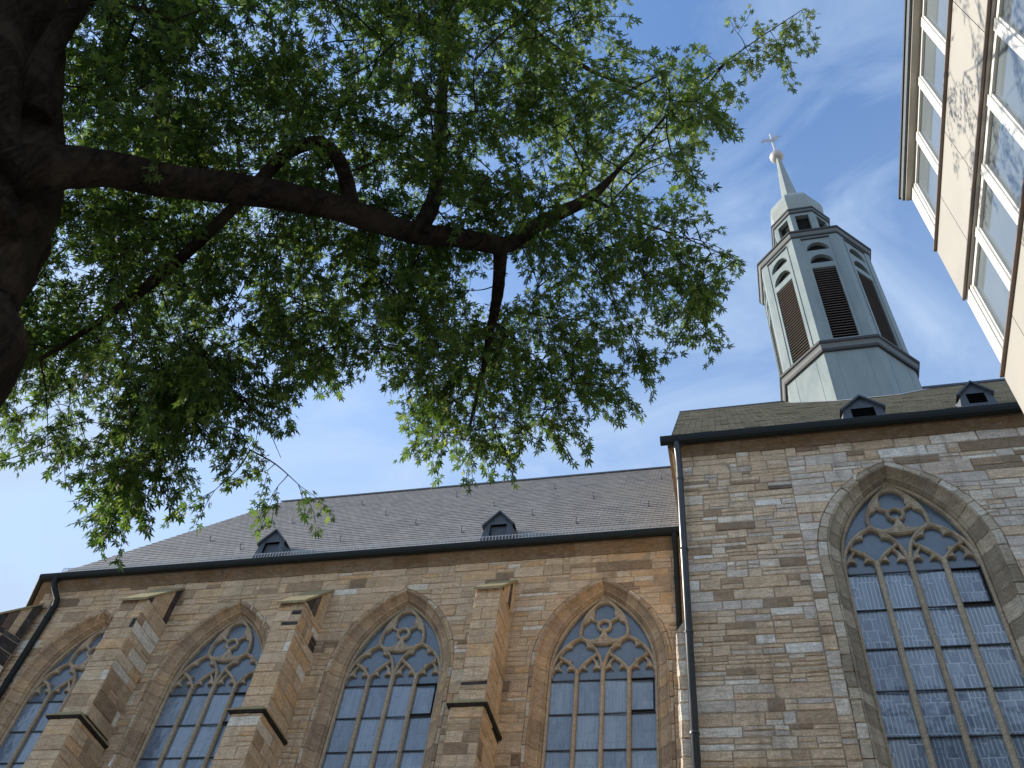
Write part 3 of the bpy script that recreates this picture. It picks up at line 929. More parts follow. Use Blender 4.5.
    def foil(cx, cz, lobes_, boundary, n=72):
        """star-shaped opening made of round lobes inside a polygon boundary"""
        inn, outr = [], []
        for k in range(n):
            t_ = 2 * math.pi * k / n; dx, dz = math.cos(t_), math.sin(t_); rr_ = .05
            for la, ld, lr in lobes_:
                lx, lz = ld * math.cos(la), ld * math.sin(la)
                bq = dx * lx + dz * lz; dq = bq * bq - (lx * lx + lz * lz - lr * lr)
                if dq > 0: rr_ = max(rr_, bq + math.sqrt(dq))
            ro_ = 9
            for (x0_, z0_), (x1_, z1_) in zip(boundary, boundary[1:] + boundary[:1]):
                ex, ez = x1_ - x0_, z1_ - z0_; den = dx * ez - dz * ex
                if abs(den) < 1e-9: continue
                tt = ((x0_ - cx) * ez - (z0_ - cz) * ex) / den; uu = ((x0_ - cx) * dz - (z0_ - cz) * dx) / den
                if tt > 0 and -1e-6 <= uu <= 1 + 1e-6: ro_ = min(ro_, tt)
            rr_ = min(rr_, ro_ - .02)
            inn.append((cx + dx * rr_, cz + dz * rr_)); outr.append((cx + dx * ro_, cz + dz * ro_))
        return inn, outr
    def curve(pts, n=5):
        P = [Vector(p) for p in pts]; out = []
        for i in range(len(P) - 1):
            p0 = P[max(i - 1, 0)]; p1 = P[i]; p2 = P[i + 1]; p3 = P[min(i + 2, len(P) - 1)]
            for k in range(n):
                t = k / n; v_ = .5 * ((2 * p1) + (p2 - p0) * t + (2 * p0 - 5 * p1 + 4 * p2 - p3) * t * t + (3 * p1 - p0 - 3 * p2 + p3) * t ** 3); out.append((v_.x, v_.y))
        return out
    for s_ in (1, -1):
        bd = curve([(.70, 14.50), (.86, 14.72), (1.04, 14.88), (1.20, 14.99)]) + curve([(1.20, 14.99), (1.10, 15.22), (.92, 15.43), (.645, 15.60)]) + curve([(.645, 15.60), (.38, 15.40), (.22, 15.20), (.17, 15.05)]) + curve([(.17, 15.05), (.36, 14.90), (.54, 14.72), (.70, 14.50)])
        inn, outr = foil(.68, 15.06, [(rad(3), .26, .20), (rad(93), .26, .20), (rad(179), .26, .20), (rad(268), .26, .20)], bd)
        if s_ < 0: inn = [(-p[0], p[1]) for p in inn]; outr = [(-p[0], p[1]) for p in outr]
        plate(inn, outr, .425, True)
    side_ = [(.645, 15.60), (.655, 15.86), (.565, 16.22), (.36, 16.56), (.02, 16.92)]
    R(side_, .085)
    R([(-.645, 15.60), (-.36, 15.45), (0, 15.395), (.36, 15.45), (.645, 15.60)], .10, 4, False)
    bd = curve(side_) + [(-p[0], p[1]) for p in curve(side_)[::-1]] + curve([(-.645, 15.60), (-.36, 15.45), (0, 15.395), (.36, 15.45), (.645, 15.60)])
    inn, outr = foil(0, 15.98, [(rad(90), .48, .29), (rad(203), .37, .30), (rad(337), .37, .30), (rad(150), .24, .22), (rad(30), .24, .22)], bd)
    plate(inn, outr, .425, True)
    R([(.175 * math.cos(2 * math.pi * k / 24), 15.99 + .175 * math.sin(2 * math.pi * k / 24)) for k in range(25)], .085, 0, False)
    R([(.40, 16.28), (.28, 16.18), (.15, 16.08)], [.11, .07, .07], 3)
    R([(0, 15.52), (0, 15.66), (0, 15.82)], [.16, .07, .07], 3, False)
    put(T.build('tracery', M_trac), win)
    for x in (-.70, 0, .70):
        m_ = MB(); rib(m_, [(x, SILL), (x, 6), (x, 9), (x, 12), (x, 14.56)], .115, .392 + x * .004, .61, rnd.uniform(.3, .8)); put(m_.build('mullion', M_trac), win)
    # glass: one slightly tilted panel per light and row, plus the head
    Gm = MB(); rows = []
    z = HB
    while z > SILL: rows.append((max(SILL, z - .995), z)); z -= .995
    for li in range(4):
        x0 = (-1.46, -.70, 0, .70)[li]; wd_ = (.76, .70, .70, .76)[li]
        for (za, zb) in rows:
            t1, t2 = rnd.uniform(-.012, .012), rnd.uniform(-.012, .012)
            Gm.poly([(x0, .52 - t1 - t2, za), (x0 + wd_, .52 + t1 - t2, za), (x0 + wd_, .52 + t1 + t2, zb), (x0, .52 - t1 + t2, zb)], rnd.uniform(.2, .9), 0,
                    [(x0 + li * 3.7, za), (x0 + wd_ + li * 3.7, za), (x0 + wd_ + li * 3.7, zb), (x0 + li * 3.7, zb)])
    hd = [arch_pt(1, 1, k / 12, 0) for k in range(13)]; hd2 = [arch_pt(-1, 1, k / 12, 0) for k in range(13)]
    poly = [(-HA, HB)] + [(HA, HB)] + hd + hd2[::-1][1:]
    Hm = MB(); Hm.poly([(p[0], .535, p[1]) for p in poly], .38, 0, [(p[0] + 20, p[1]) for p in poly])
    put(Hm.build('pane', M_headglass), win)
    put(Gm.build('pane', glass or M_glass), win)
    B = MB()
    for (za, zb) in rows: B.box((-1.44, .47, zb - .012), (1.44, .50, zb + .012))
    put(B.build('glazing_bar', M_trim), win)
    if vent:
        V = MB(); x0, x1, z0, z1 = .765, 1.35, HB - .995 + .02, HB - .02
        for lo, hi in (((x0, z0), (x1, z0 + .035)), ((x0, z1 - .02), (x1, z1)), ((x1 - .025, z0 + .035), (x1, z1 - .02))):
            V.box((lo[0], .44, lo[1]), (hi[0], .50, hi[1]))
        put(V.build('vent_frame', M_dark), win)
    return win
wc = make_window(YC, .11, (M_ringc,), 41)
for i, c in enumerate(WIN_C):
    o = wc if i == 0 else copy_tree(wc)
    o.location = (c, YC, WIN_CZ[i]); put(o, church)
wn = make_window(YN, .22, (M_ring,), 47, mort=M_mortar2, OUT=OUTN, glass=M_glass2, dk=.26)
for i, c in enumerate(WIN_N):
    o = wn if i == 0 else copy_tree(wn)
    o.location = (c, YN, WNZ); put(o, church)

# ------------------------------------------------------------------ church: downpipes
def downpipe(pts, r, mat):
    m_ = MB(); m_.tube(pts, r, 14); o = m_.build('downpipe', mat, church, smooth=False)
    for p in o.data.polygons: p.use_smooth = len(p.vertices) == 4
    z = 17.0
    while z > 3:
        b = MB()
        x, y = pts[-1][0], pts[-1][1]
        b.lathe([(r + .003, -.03), (r + .014, -.025), (r + .014, .025), (r + .003, .03)], (x, y, z), 14)
        b.box((x - .015, y, z - .02), (x + .015, y + .25, z + .02)); z -= 2.35
        b.build('pipe_bracket', mat, o)
    return o
downpipe([(-22.32, YC - .38, 18.46), (-22.32, YC - .38, 18.3), (-22.2, YC - .32, 18.05), (-22.02, YC - .17, 17.75), (-21.98, YC - .13, 17.5), (-21.98, YC - .13, GZ)], .10, M_copper)
downpipe([(-1.56, YC - .38, 18.46), (-1.56, YC - .38, 18.3), (-1.56, YC - .25, 18.0), (-1.56, YC - .15, 17.7), (-1.56, YC - .15, GZ)], .08, M_copper)
downpipe([(-1.10, YN - .38, 18.22), (-1.10, YN - .38, 18.1), (-1.09, YN - .28, 17.9), (-1.08, YN - .17, 17.55), (-1.08, YN - .17, GZ)], .085, M_pipe)

# ------------------------------------------------------------------ church: octagonal ridge turret
TX, TY = 5.80, YR
def octa(a):
    r = a / math.cos(math.pi / 8)
    return [(TX + r * math.cos(math.pi / 8 + k * math.pi / 4), TY + r * math.sin(math.pi / 8 + k * math.pi / 4)) for k in range(8)]
def octa_prism(m_, a0, a1, z0, z1, tone=.5, m=0):
    A, B = octa(a0), octa(a1)
    for k in range(8):
        m_.poly([(*A[k], z0), (*A[(k + 1) % 8], z0), (*B[(k + 1) % 8], z1), (*B[k], z1)], tone, m)
def tface(k):                      # frame on face k: u along, z up, d outwards from the axis
    t = -math.pi / 2 + k * math.pi / 4
    nx, ny = math.cos(t), math.sin(t)
    return lambda u, d, z: (TX - ny * u + nx * d, TY + nx * u + ny * d, z)
A0 = 2.66; HS = A0 * math.tan(math.pi / 8)
m_ = MB()
octa_prism(m_, 2.64, 2.64, 28.0, 32.62)
def halfel(w_, h_, z, n=10): return [(w_ * math.cos(math.pi * k / n), z + h_ * math.sin(math.pi * k / n)) for k in range(n + 1)]
OW = .54
for k in range(8):
    F = tface(k)
    def rect(u0, u1, z0, z1, d=A0): m_.poly([F(u0, d, z0), F(u1, d, z0), F(u1, d, z1), F(u0, d, z1)])
    rect(-HS, -OW, 33.0, 42.6); rect(OW, HS, 33.0, 42.6)
    rect(-OW, OW, 33.0, 33.42); rect(-OW, OW, 39.35, 39.80)
    for zb in (39.80, 41.02):
        H_ = .77; top = zb + H_ + .02
        zt = 41.02 if zb < 40 else 42.6
        E_ = halfel(OW, H_, zb)
        for s_ in (1, -1):      # spandrels beside the lunette
            arc = [p for p in E_ if p[0] * s_ >= -1e-6]
            arc = arc if s_ > 0 else arc[::-1]
            P = [F(p[0], A0, p[1]) for p in arc] + [F(0, A0, top), F(s_ * OW, A0, top)]
            m_.poly(P if s_ > 0 else P[::-1])
        rect(-OW, OW, top, zt)
        for a_, b_ in zip(E_, E_[1:]):      # reveal
            m_.poly([F(a_[0], A0, a_[1]), F(b_[0], A0, b_[1]), F(b_[0], A0 - .2, b_[1]), F(a_[0], A0 - .2, a_[1])])
        m_.poly([F(-OW, A0, zb), F(OW, A0, zb), F(OW, A0 - .2, zb), F(-OW, A0 - .2, zb)])
    for s_ in (-1, 1): m_.poly([F(s_ * OW, A0, 33.42), F(s_ * OW, A0, 39.35), F(s_ * OW, A0 - .3, 39.35), F(s_ * OW, A0 - .3, 33.42)])
    m_.poly([F(-OW, A0, 33.42), F(OW, A0, 33.42), F(OW, A0 - .3, 33.42), F(-OW, A0 - .3, 33.42)])
    m_.poly([F(-OW, A0, 39.35), F(OW, A0, 39.35), F(OW, A0 - .3, 39.35), F(-OW, A0 - .3, 39.35)])
    # standing seams and the slim frame moulding round the bay
    fb = lambda x, y, z: F(x, y, z)
    for u0, u1, z0, z1, d in ((-.72, -.68, 33.1, 42.2, .035), (.68, .72, 33.1, 42.2, .035)):
        m_.box((u0, A0 - .01, z0), (u1, A0 + d, z1), .5, 0, fb)
    for u in (-.62, .0 if False else .60): m_.box((u - .008, 2.63, 29), (u + .008, 2.65, 32.5), .5, 0, fb)
turret = m_.build('turret', M_turret, church)
for k in range(8):      # dark head moulding
    F = tface(k)
    m_ = MB(); m_.box((-.70, A0 - .01, 42.14), (.70, A0 + .06, 42.25), .5, 0, F)
    m_.build('bay_moulding', M_trim, turret)
m_ = MB(); octa_prism(m_, A0 - .21, A0 - .21, 33.0, 42.7); m_.build('belfry_dark_fill', M_dark, turret)  # black prism standing in for the unlit belfry interior
lv = None
for k in range(8):
    F = tface(k)
    m_ = MB(); z = 33.44
    while z < 39.3:
        m_.box((-OW + .004, A0 - .20, 0), (OW - .004, A0 - .04, .03), .5, 0, lambda x, y, zz, z=z: F(x, y, z + zz + (A0 - .04 - y) * .95)); z += .20
    m_.build('louvre', M_louvre, turret)
def oct_cornice(name, prof, mat):
    m_ = MB(); m_.sweep(octa(1.0), [(o - 1.0, z) for o, z in prof], .5, 0, True, -1); return m_.build(name, mat, turret)
oct_cornice('cornice', [(2.60, 32.46), (2.74, 32.48), (2.78, 32.60)], M_trim)
oct_cornice('cornice', [(2.78, 32.60), (2.80, 32.76), (2.84, 32.84)], M_trimlight)
oct_cornice('cornice', [(2.84, 32.84), (2.90, 32.88), (2.92, 33.00), (2.88, 33.06), (2.62, 33.12)], M_trim)
oct_cornice('cornice', [(2.62, 42.42), (2.72, 42.46), (2.74, 42.54)], M_trim)
oct_cornice('cornice', [(2.74, 42.54), (2.78, 42.68), (2.80, 42.74)], M_trimlight)
oct_cornice('cornice', [(2.80, 42.74), (2.86, 42.78), (2.87, 42.88), (2.82, 42.94), (1.30, 43.35)], M_trim)
m_ = MB(); AL = 1.46; HL = AL * math.tan(math.pi / 8)
for k in range(8):
    F = tface(k)
    def rect(u0, u1, z0, z1): m_.poly([F(u0, AL, z0), F(u1, AL, z0), F(u1, AL, z1), F(u0, AL, z1)])
    rect(-HL, -.36, 43.2, 47.4); rect(.36, HL, 43.2, 47.4); rect(-.36, .36, 43.2, 45.0); rect(-.36, .36, 47.05, 47.4)
    for s_ in (-1, 1): m_.poly([F(s_ * .36, AL, 45.0), F(s_ * .36, AL, 47.05), F(s_ * .36, AL - .25, 47.05), F(s_ * .36, AL - .25, 45.0)])
    m_.poly([F(-.36, AL, 47.05), F(.36, AL, 47.05), F(.36, AL - .25, 47.05), F(-.36, AL - .25, 47.05)])
m_.build('lantern', M_turret, turret)
m_ = MB(); octa_prism(m_, AL - .26, AL - .26, 43.2, 47.4); m_.build('lantern_dark_fill', M_dark, turret)  # black prism standing in for shade inside the lantern
oct_cornice('cornice', [(1.44, 47.30), (1.52, 47.34), (1.53, 47.44)], M_trim)
oct_cornice('cornice', [(1.53, 47.44), (1.55, 47.56)], M_trimlight)
oct_cornice('cornice', [(1.55, 47.56), (1.60, 47.60), (1.60, 47.72), (1.54, 47.78), (1.1, 47.84)], M_trim)
m_ = MB()
prof = [(1.26, 47.80), (1.36, 48.25), (1.43, 48.75), (1.45, 49.25), (1.40, 49.72), (1.27, 50.15), (1.08, 50.55), (.84, 50.95), (.64, 51.35), (.50, 51.8), (.44, 52.2)]
for (a, z0), (b, z1) in zip(prof, prof[1:]): octa_prism(m_, a, b, z0, z1)
m_.build('dome', M_dome, turret)
m_ = MB(); octa_prism(m_, .44, .13, 52.2, 57.9); m_.build('spire', M_dome, turret)
m_ = MB(); m_.lathe([(max(.001, .46 * math.sin(math.pi * k / 14)), -.46 * math.cos(math.pi * k / 14)) for k in range(15)], (TX - .04, TY, 58.25), 24)
m_.build('ball', M_ball, turret, True)
m_ = MB()
m_.tube([(TX - .04, TY, 58.6), (TX - .04, TY, 62.1)], .06, 8)
m_.build('finial_pole', M_ball, turret)
m_ = MB()     # weathercock on the cross
ck = [(-.62, .10), (-.50, .30), (-.30, .20), (.02, .18), (.22, .42), (.38, .52), (.46, .42), (.60, .36), (.44, .30), (.36, .02), (.12, -.14), (-.20, -.14), (-.44, -.02), (-.66, -.10)]
for sgn in (-1, 1):
    P = [(TX - .04 + a * 1.1, TY + sgn * .02, 61.0 + b * 1.3) for a, b in ck]
    m_.poly(P if sgn < 0 else P[::-1])
for a, b in zip(ck, ck[1:] + ck[:1]):
    m_.poly([(TX - .04 + a[0] * 1.1, TY - .02, 61.0 + a[1] * 1.3), (TX - .04 + a[0] * 1.1, TY + .02, 61.0 + a[1] * 1.3), (TX - .04 + b[0] * 1.1, TY + .02, 61.0 + b[1] * 1.3), (TX - .04 + b[0] * 1.1, TY - .02, 61.0 + b[1] * 1.3)])
m_.build('weathercock', M_ball, turret)
m_ = MB()     # lead flashing where the turret meets the roof
for k in (7, 0, 1):
    F = tface(k)
    pts_ = []
    for u in (-HS, HS):
        for d in (2.65, 2.95):
            x, y, _ = F(u * (d / 2.66), d, 0); pts_.append((x, y, NE[1] + (y - NE[0]) * tanN + .06))
    m_.poly([pts_[0], pts_[2], pts_[3], pts_[1]])
m_.build('flashing', M_zinc, turret)

# ------------------------------------------------------------------ office building on the right
XM, YE = 3.80, 8.40
office = empty('office_building', (8, 0, GZ), 'cream clad office block with rows of white framed windows seen steeply from below', 'building')
m_ = MB()
FL = 3.42; PT = [13.72 - FL * k for k in range(5)]       # tops of the cladding bands
m_.poly([(XM + .6, -8, GZ), (XM + .6, YE, GZ), (XM + .6, YE, 15.7), (XM + .6, -8, 15.7)])
m_.poly([(XM + .08, YE - .002, GZ), (15, YE - .002, GZ), (15, YE - .002, 15.7), (XM + .08, YE - .002, 15.7)])
m_.poly([(15, -8, GZ), (15, YE, GZ), (15, YE, 15.7), (15, -8, 15.7)])
m_.poly([(XM, -8, GZ), (15, -8, GZ), (15, -8, 15.7), (XM, -8, 15.7)])
m_.build('wall', M_cream, office)
for pt in PT:
    pb = max(GZ, pt - 1.48)
    m_ = MB(); y = YE; 
    jts = [YE, 7.40, 6.33, 4.42, 2.5, .6, -1.3, -3.2, -5.1, -8]
    for a, b in zip(jts, jts[1:]):
        m_.box((XM, b + .006, pb), (XM + .28, a - (.006 if a < YE else 0), pt))
    p_ = m_.build('cladding_panel', M_cream, office)
    m_ = MB()
    m_.box((XM - .05, -8, pt + .003), (XM + .10, YE + .01, pt + .035))
    m_.box((XM - .012, -8, pb - .03), (XM + .03, YE + .004, pb - .003))
    m_.build('flashing', M_brown, p_)
    if pb > 0:
        m_ = MB(); m_.box((XM + .035, -8, pb - .05), (XM + .30, YE - .02, pb - .004)); m_.build('blind_box', M_greybox, p_)
def glass_row(z0, z1, n):
    """windows between two white posts, mullions every 0.97 m"""
    xw = XM + .10
    ys = [8.18 - .97 * k for k in range(n)]
    for k in range(n):
        y1 = ys[k]; y0 = y1 - .97
        f = MB(); mw = .075
        f.box((xw - .03, y0 + .0, z0), (xw + .06, y0 + mw, z1)); f.box((xw - .03, y1 - mw, z0), (xw + .06, y1 - .002, z1))
        f.box((xw - .015, y0 + mw, z1 - .10), (xw + .06, y1 - mw, z1 - .002)); f.box((xw - .015, y0 + mw, z0), (xw + .06, y1 - mw, z0 + .08))
        f.box((xw - .005, y0 + mw, z0 + .08), (xw + .05, y0 + mw + .035, z1 - .10)); f.box((xw - .005, y1 - mw - .035, z0 + .08), (xw + .05, y1 - mw, z1 - .10))
        o = f.build('window', M_white, office)
        p = MB(); p.poly([(xw + .03, y1 - mw, z0 + .07), (xw + .03, y0 + mw, z0 + .07), (xw + .03, y0 + mw, z1 - .09), (xw + .03, y1 - mw, z1 - .09)])
        p.build('pane', M_oglass, o)
    e = MB(); e.box((xw - .05, 8.185, z0), (xw + .16, YE + .012, z1 - .003)); e.build('corner_post', M_white, office)
    e = MB(); e.box((xw + .0, -8, z0), (xw + .1, ys[-1] - .975, z1)); e.build('corner_post', M_white, office)
for k in range(5):
    z0 = PT[k] + .04; z1 = (15.66 if k == 0 else PT[k - 1] - 1.48 - .055)
    glass_row(z0, z1, 12 if k < 3 else 10)
m_ = MB()
m_.box((XM - .045, -8, 15.672), (15.1, YE + .06, 15.76)); m_.build('soffit', M_soffit, office)
m_ = MB(); m_.box((XM - .09, -8, 15.72), (XM - .047, YE + .07, 15.92)); m_.box((XM - .047, YE + .062, 15.76), (15.1, YE + .1, 15.92)); m_.build('fascia', M_fascia, office)
m_ = MB(); m_.box((XM - .115, -8, 15.89), (15.14, YE + .13, 15.96)); m_.build('roof', M_trim, office)

# ------------------------------------------------------------------ maple tree
def at(px, py, t):
    d = (CR * ((px - 512) / FPX) + CU * (-(py - 384) / FPX) + _f).normalized()
    return d * t
def pxr(px, py, t, hw):           # half width in the picture -> metres
    d = (CR * ((px - 512) / FPX) + CU * (-(py - 384) / FPX) + _f)
    return hw * t / d.length / FPX
tr_rnd = random.Random(77)
P0 = at(-75, 420, 5.3)
tree = empty('maple_tree', (P0.x - .3, P0.y - .1, GZ), 'big leafy maple tree with dark trunk and a long limb reaching right', 'tree')
skel = []        # (point, radius, limb id) nodes that twigs may start from
def spline(P, rs, n=5):
    out, ro = [], []
    for i in range(len(P) - 1):
        p0 = P[max(i - 1, 0)]; p1 = P[i]; p2 = P[i + 1]; p3 = P[min(i + 2, len(P) - 1)]
        for k in range(n):
            t = k / n
            out.append(.5 * ((2 * p1) + (p2 - p0) * t + (2 * p0 - 5 * p1 + 4 * p2 - p3) * t * t + (3 * p1 - p0 - 3 * p2 + p3) * t ** 3))
            ro.append(rs[i] * (1 - t) + rs[i + 1] * t)
    out.append(P[-1]); ro.append(rs[-1])
    return out, ro
def limb(name, pts, t0, t1, extra=None, n=5, sides=14):
    P = []; rs = []
    for i, (x, y, hw) in enumerate(pts):
        t = t0 + (t1 - t0) * i / (len(pts) - 1)
        P.append(at(x, y, t)); rs.append(pxr(x, y, t, hw))
    if extra: P = [extra[0]] + P; rs = [extra[1]] + rs
    P, rs = spline(P, rs, n)
    jr = [r * tr_rnd.uniform(.97, 1.035) for r in rs]
    m_ = MB(); m_.tube(P, jr, sides, jit=.035, rnd=tr_rnd)
    m_.build(name, M_bark, tree, True)
    for p, r in zip(P, rs): skel.append((p, r))
limb('trunk', [(-95, 420, 62), (-52, 310, 60), (-12, 235, 56), (22, 172, 40), (30, 110, 30), (36, 40, 27), (40, -60, 24), (60, -200, 18), (90, -330, 10)], 5.3, 9.6, (Vector((P0.x - .35, P0.y - .15, GZ - .05)), .52), sides=18)
limb('limb', [(-20, 230, 34), (-14, 150, 30), (-6, 70, 26), (-8, -20, 22), (-40, -160, 16), (-90, -320, 8)], 5.9, 9.0)
limb('limb', [(5, 175, 24), (45, 168, 25), (100, 168, 19), (170, 181, 17), (230, 188, 16), (300, 199, 14), (350, 212, 13), (410, 232, 11), (460, 238, 10), (502, 247, 9)], 6.1, 7.5)
limb('limb', [(496, 246, 8), (512, 243, 8.5), (532, 228, 8), (562, 212, 7), (592, 196, 6), (622, 166, 2.0), (655, 128, 1.2), (695, 88, .8), (745, 48, .6), (802, 10, .35)], 7.5, 11.0)
limb('limb', [(500, 244, 8), (500, 262, 7), (498, 290, 6), (494, 314, 5), (490, 332, 4), (482, 375, 2.6), (470, 425, 1.5)], 7.5, 7.9)
limb('limb', [(416, 234, 9), (430, 210, 8.5), (437, 185, 7.5), (440, 150, 6.5), (441, 105, 6), (446, 60, 5), (458, 10, 4), (500, 0, 3.4), (545, 40, 2.8), (590, 70, 2.2), (640, 90, 1.4)], 7.25, 15.5)
limb('limb', [(353, 214, 9), (349, 192, 8), (340, 162, 7), (322, 143, 6.5), (305, 145, 6.5), (285, 155, 6.5), (266, 174, 6.5), (235, 206, 6), (190, 250, 6), (130, 300, 5), (82, 333, 3), (40, 360, 1.6)], 7.15, 7.7)
limb('limb', [(30, 120, 20), (40, 68, 13), (75, 10, 10), (130, -50, 8), (210, -110, 6), (300, -170, 4)], 7.0, 9.0)
limb('limb', [(-20, 120, 15), (-120, 60, 13), (-240, 40, 10), (-380, 60, 6), (-520, 120, 3)], 6.0, 9.5)
limb('limb', [(590, 198, 2.2), (640, 222, 1.0), (690, 240, .7), (745, 264, .4)], 8.2, 8.9, n=4, sides=8)

CROWN = [(-420, -420), (100, -520), (420, -420), (640, -260), (640, -150), (610, -20), (585, 12), (600, 30), (640, 62), (682, 52), (708, 106), (690, 150), (672, 195), (696, 238), (752, 268), (705, 282), (712, 328), (650, 330), (624, 372), (588, 430), (555, 412), (520, 432), (480, 440), (436, 430), (428, 380), (395, 360), (345, 348), (332, 374), (300, 384), (262, 400), (232, 434), (190, 438), (165, 455), (138, 492), (122, 498), (108, 448), (60, 436), (15, 424), (-150, 420), (-420, 330)]
def inside(x, y, poly):
    c = False
    for i in range(len(poly)):
        x0, y0 = poly[i - 1]; x1, y1 = poly[i]
        if (y0 > y) != (y1 > y) and x < (x1 - x0) * (y - y0) / (y1 - y0) + x0: c = not c
    return c
GAPS = [(265, 25, 58, 30, .05), (225, 60, 30, 25, .3), (528, 285, 42, 22, .25), (600, 262, 26, 20, .4), (560, 175, 22, 14, .5), (655, 192, 34, 22, .3), (668, 262, 30, 24, .45), (660, 300, 24, 20, .5),
        (85, 235, 28, 22, .45), (60, 330, 30, 40, .55), (110, 380, 30, 24, .5), (300, 180, 20, 10, .4), (385, 330, 26, 20, .6), (70, 120, 26, 40, .55), (640, 90, 20, 14, .5), (600, 360, 26, 26, .5), (90, 420, 60, 30, .5), (610, 420, 40, 30, .4), (200, 420, 40, 26, .7), (480, 20, 0, 0, 1)]
targets = []
tries = 0
while len(targets) < 3200 and tries < 200000:
    tries += 1
    x, y = tr_rnd.uniform(-420, 760), tr_rnd.uniform(-520, 540)
    if not inside(x, y, CROWN): continue
    inframe = x > -40 and y > -40
    if not inframe and tr_rnd.random() > .26: continue
    cl = math.sin(x * .047 + 1.3 * math.sin(y * .031)) + math.sin(y * .053 + 1.7 * math.sin(x * .027) + 2) + .6 * math.sin((x + y) * .085)
    if cl < -.35 and tr_rnd.random() < .72: continue
    if x > 520 and tr_rnd.random() < .12: continue
    ok = True
    for gx, gy, rx, ry, p in GAPS:
        if rx and ((x - gx) / rx) ** 2 + ((y - gy) / ry) ** 2 < 1 and tr_rnd.random() > p: ok = False
    if not ok: continue
    tc_ = 7.7 + (x - 300) * .0012 + (0 if y > 100 else (100 - y) * .004)
    t = tc_ + tr_rnd.triangular(-1.5, 2.2, .3)
    if 360 < x < 700 and y < 200 and tr_rnd.random() < (.6 if x > 560 and y > 40 else .42): t = tr_rnd.uniform(11.5, 17)
    if x < 360 and y < 330 and tr_rnd.random() < .40: t = tr_rnd.uniform(9.5, 13)
    if y > 380: t = tc_ + tr_rnd.uniform(-.5, .8)
    # keep the big limb readable: little foliage in front of it
    if 20 < x < 520 and abs(y - (165 + max(0, x - 100) * .20)) < 34 and t < 7.9: t += 1.1
    if x < 110 and y < 420 and t < 8.3: t += 2.2
    targets.append((x, y, t))
for x, y, t in [(770, 30, 10.8), (802, 12, 11.0), (745, 45, 10.5), (720, 70, 10.3), (758, 38, 10.6), (785, 24, 10.9), (732, 60, 10.4), (700, 82, 10.1), (722, 78, 10.3), (750, 56, 10.5), (764, 44, 10.7), (776, 40, 10.8), (792, 18, 10.9), (738, 34, 10.5), (712, 58, 10.2), (735, 262, 8.9), (715, 252, 8.8), (690, 244, 8.6), (700, 300, 8.5), (705, 325, 8.5), (640, 226, 8.4), (655, 232, 8.4), (668, 238, 8.5), (676, 246, 8.5), (700, 250, 8.7), (722, 258, 8.8), (646, 240, 8.3), (662, 222, 8.6), (640, 60, 12), (655, 75, 12.5), (668, 88, 12), (650, 100, 13), (680, 95, 12.2), (662, 118, 12.6), (676, 128, 12), (640, 130, 13), (690, 108, 11.5), (625, 80, 14), (612, 100, 14), (630, 105, 13.5), (120, 520, 7.6), (122, 500, 7.6), (128, 480, 7.6), (135, 458, 7.6), (278, 486, 7.8), (298, 484, 7.8), (215, 490, 7.8), (268, 470, 7.8), (250, 450, 7.8), (580, 440, 8), (548, 425, 8), (470, 448, 8), (500, 440, 8), (445, 435, 8), (783, 68, 10.8), (22, 455, 7.4), (60, 448, 7.4), (680, 150, 8.8), (700, 112, 8.9)]:
    targets.append((x, y, t))
pts3 = [(at(*p), p) for p in targets]
# crown mass on the sunny side, out of the picture
for k in range(650):
    a = tr_rnd.uniform(0, 2 * math.pi); r_ = 4.6 * math.sqrt(tr_rnd.random())
    p = Vector((-7.6 + r_ * math.cos(a) * .9, .6 + r_ * math.sin(a), tr_rnd.uniform(4.5, 11.0)))
    d = p.normalized(); z_ = d.dot(_f); sx = 512 + FPX * d.dot(CR) / max(z_, .05); sy = 384 - FPX * d.dot(CU) / max(z_, .05)
    if z_ > .1 and sx > -60 and sy > -60: continue
    pts3.append((p, None))
J = skel[0][0]
nodes = np.array([tuple(p) for p, r in skel]); nrad = [r for p, r in skel]
pts3.sort(key=lambda q_: min((q_[0] - skel[i][0]).length for i in range(0, len(skel), 2)))
twigs = MB(); leaves = []     # leaves: (pos, dir, up, size, tone)
NODES = [Vector(n_) for n_ in nodes]
NA = nodes.tolist()
arr = np.zeros((len(NA) + 40000, 3)); arr[:len(NA)] = nodes; cnt = len(NA); can = [True] * cnt
def add_node(p):
    global cnt
    arr[cnt] = (p.x, p.y, p.z); cnt += 1; NODES.append(p)
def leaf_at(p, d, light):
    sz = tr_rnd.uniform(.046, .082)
    leaves.append((p, d, sz, min(1, max(0, tr_rnd.gauss(.45 + light, .2)))))
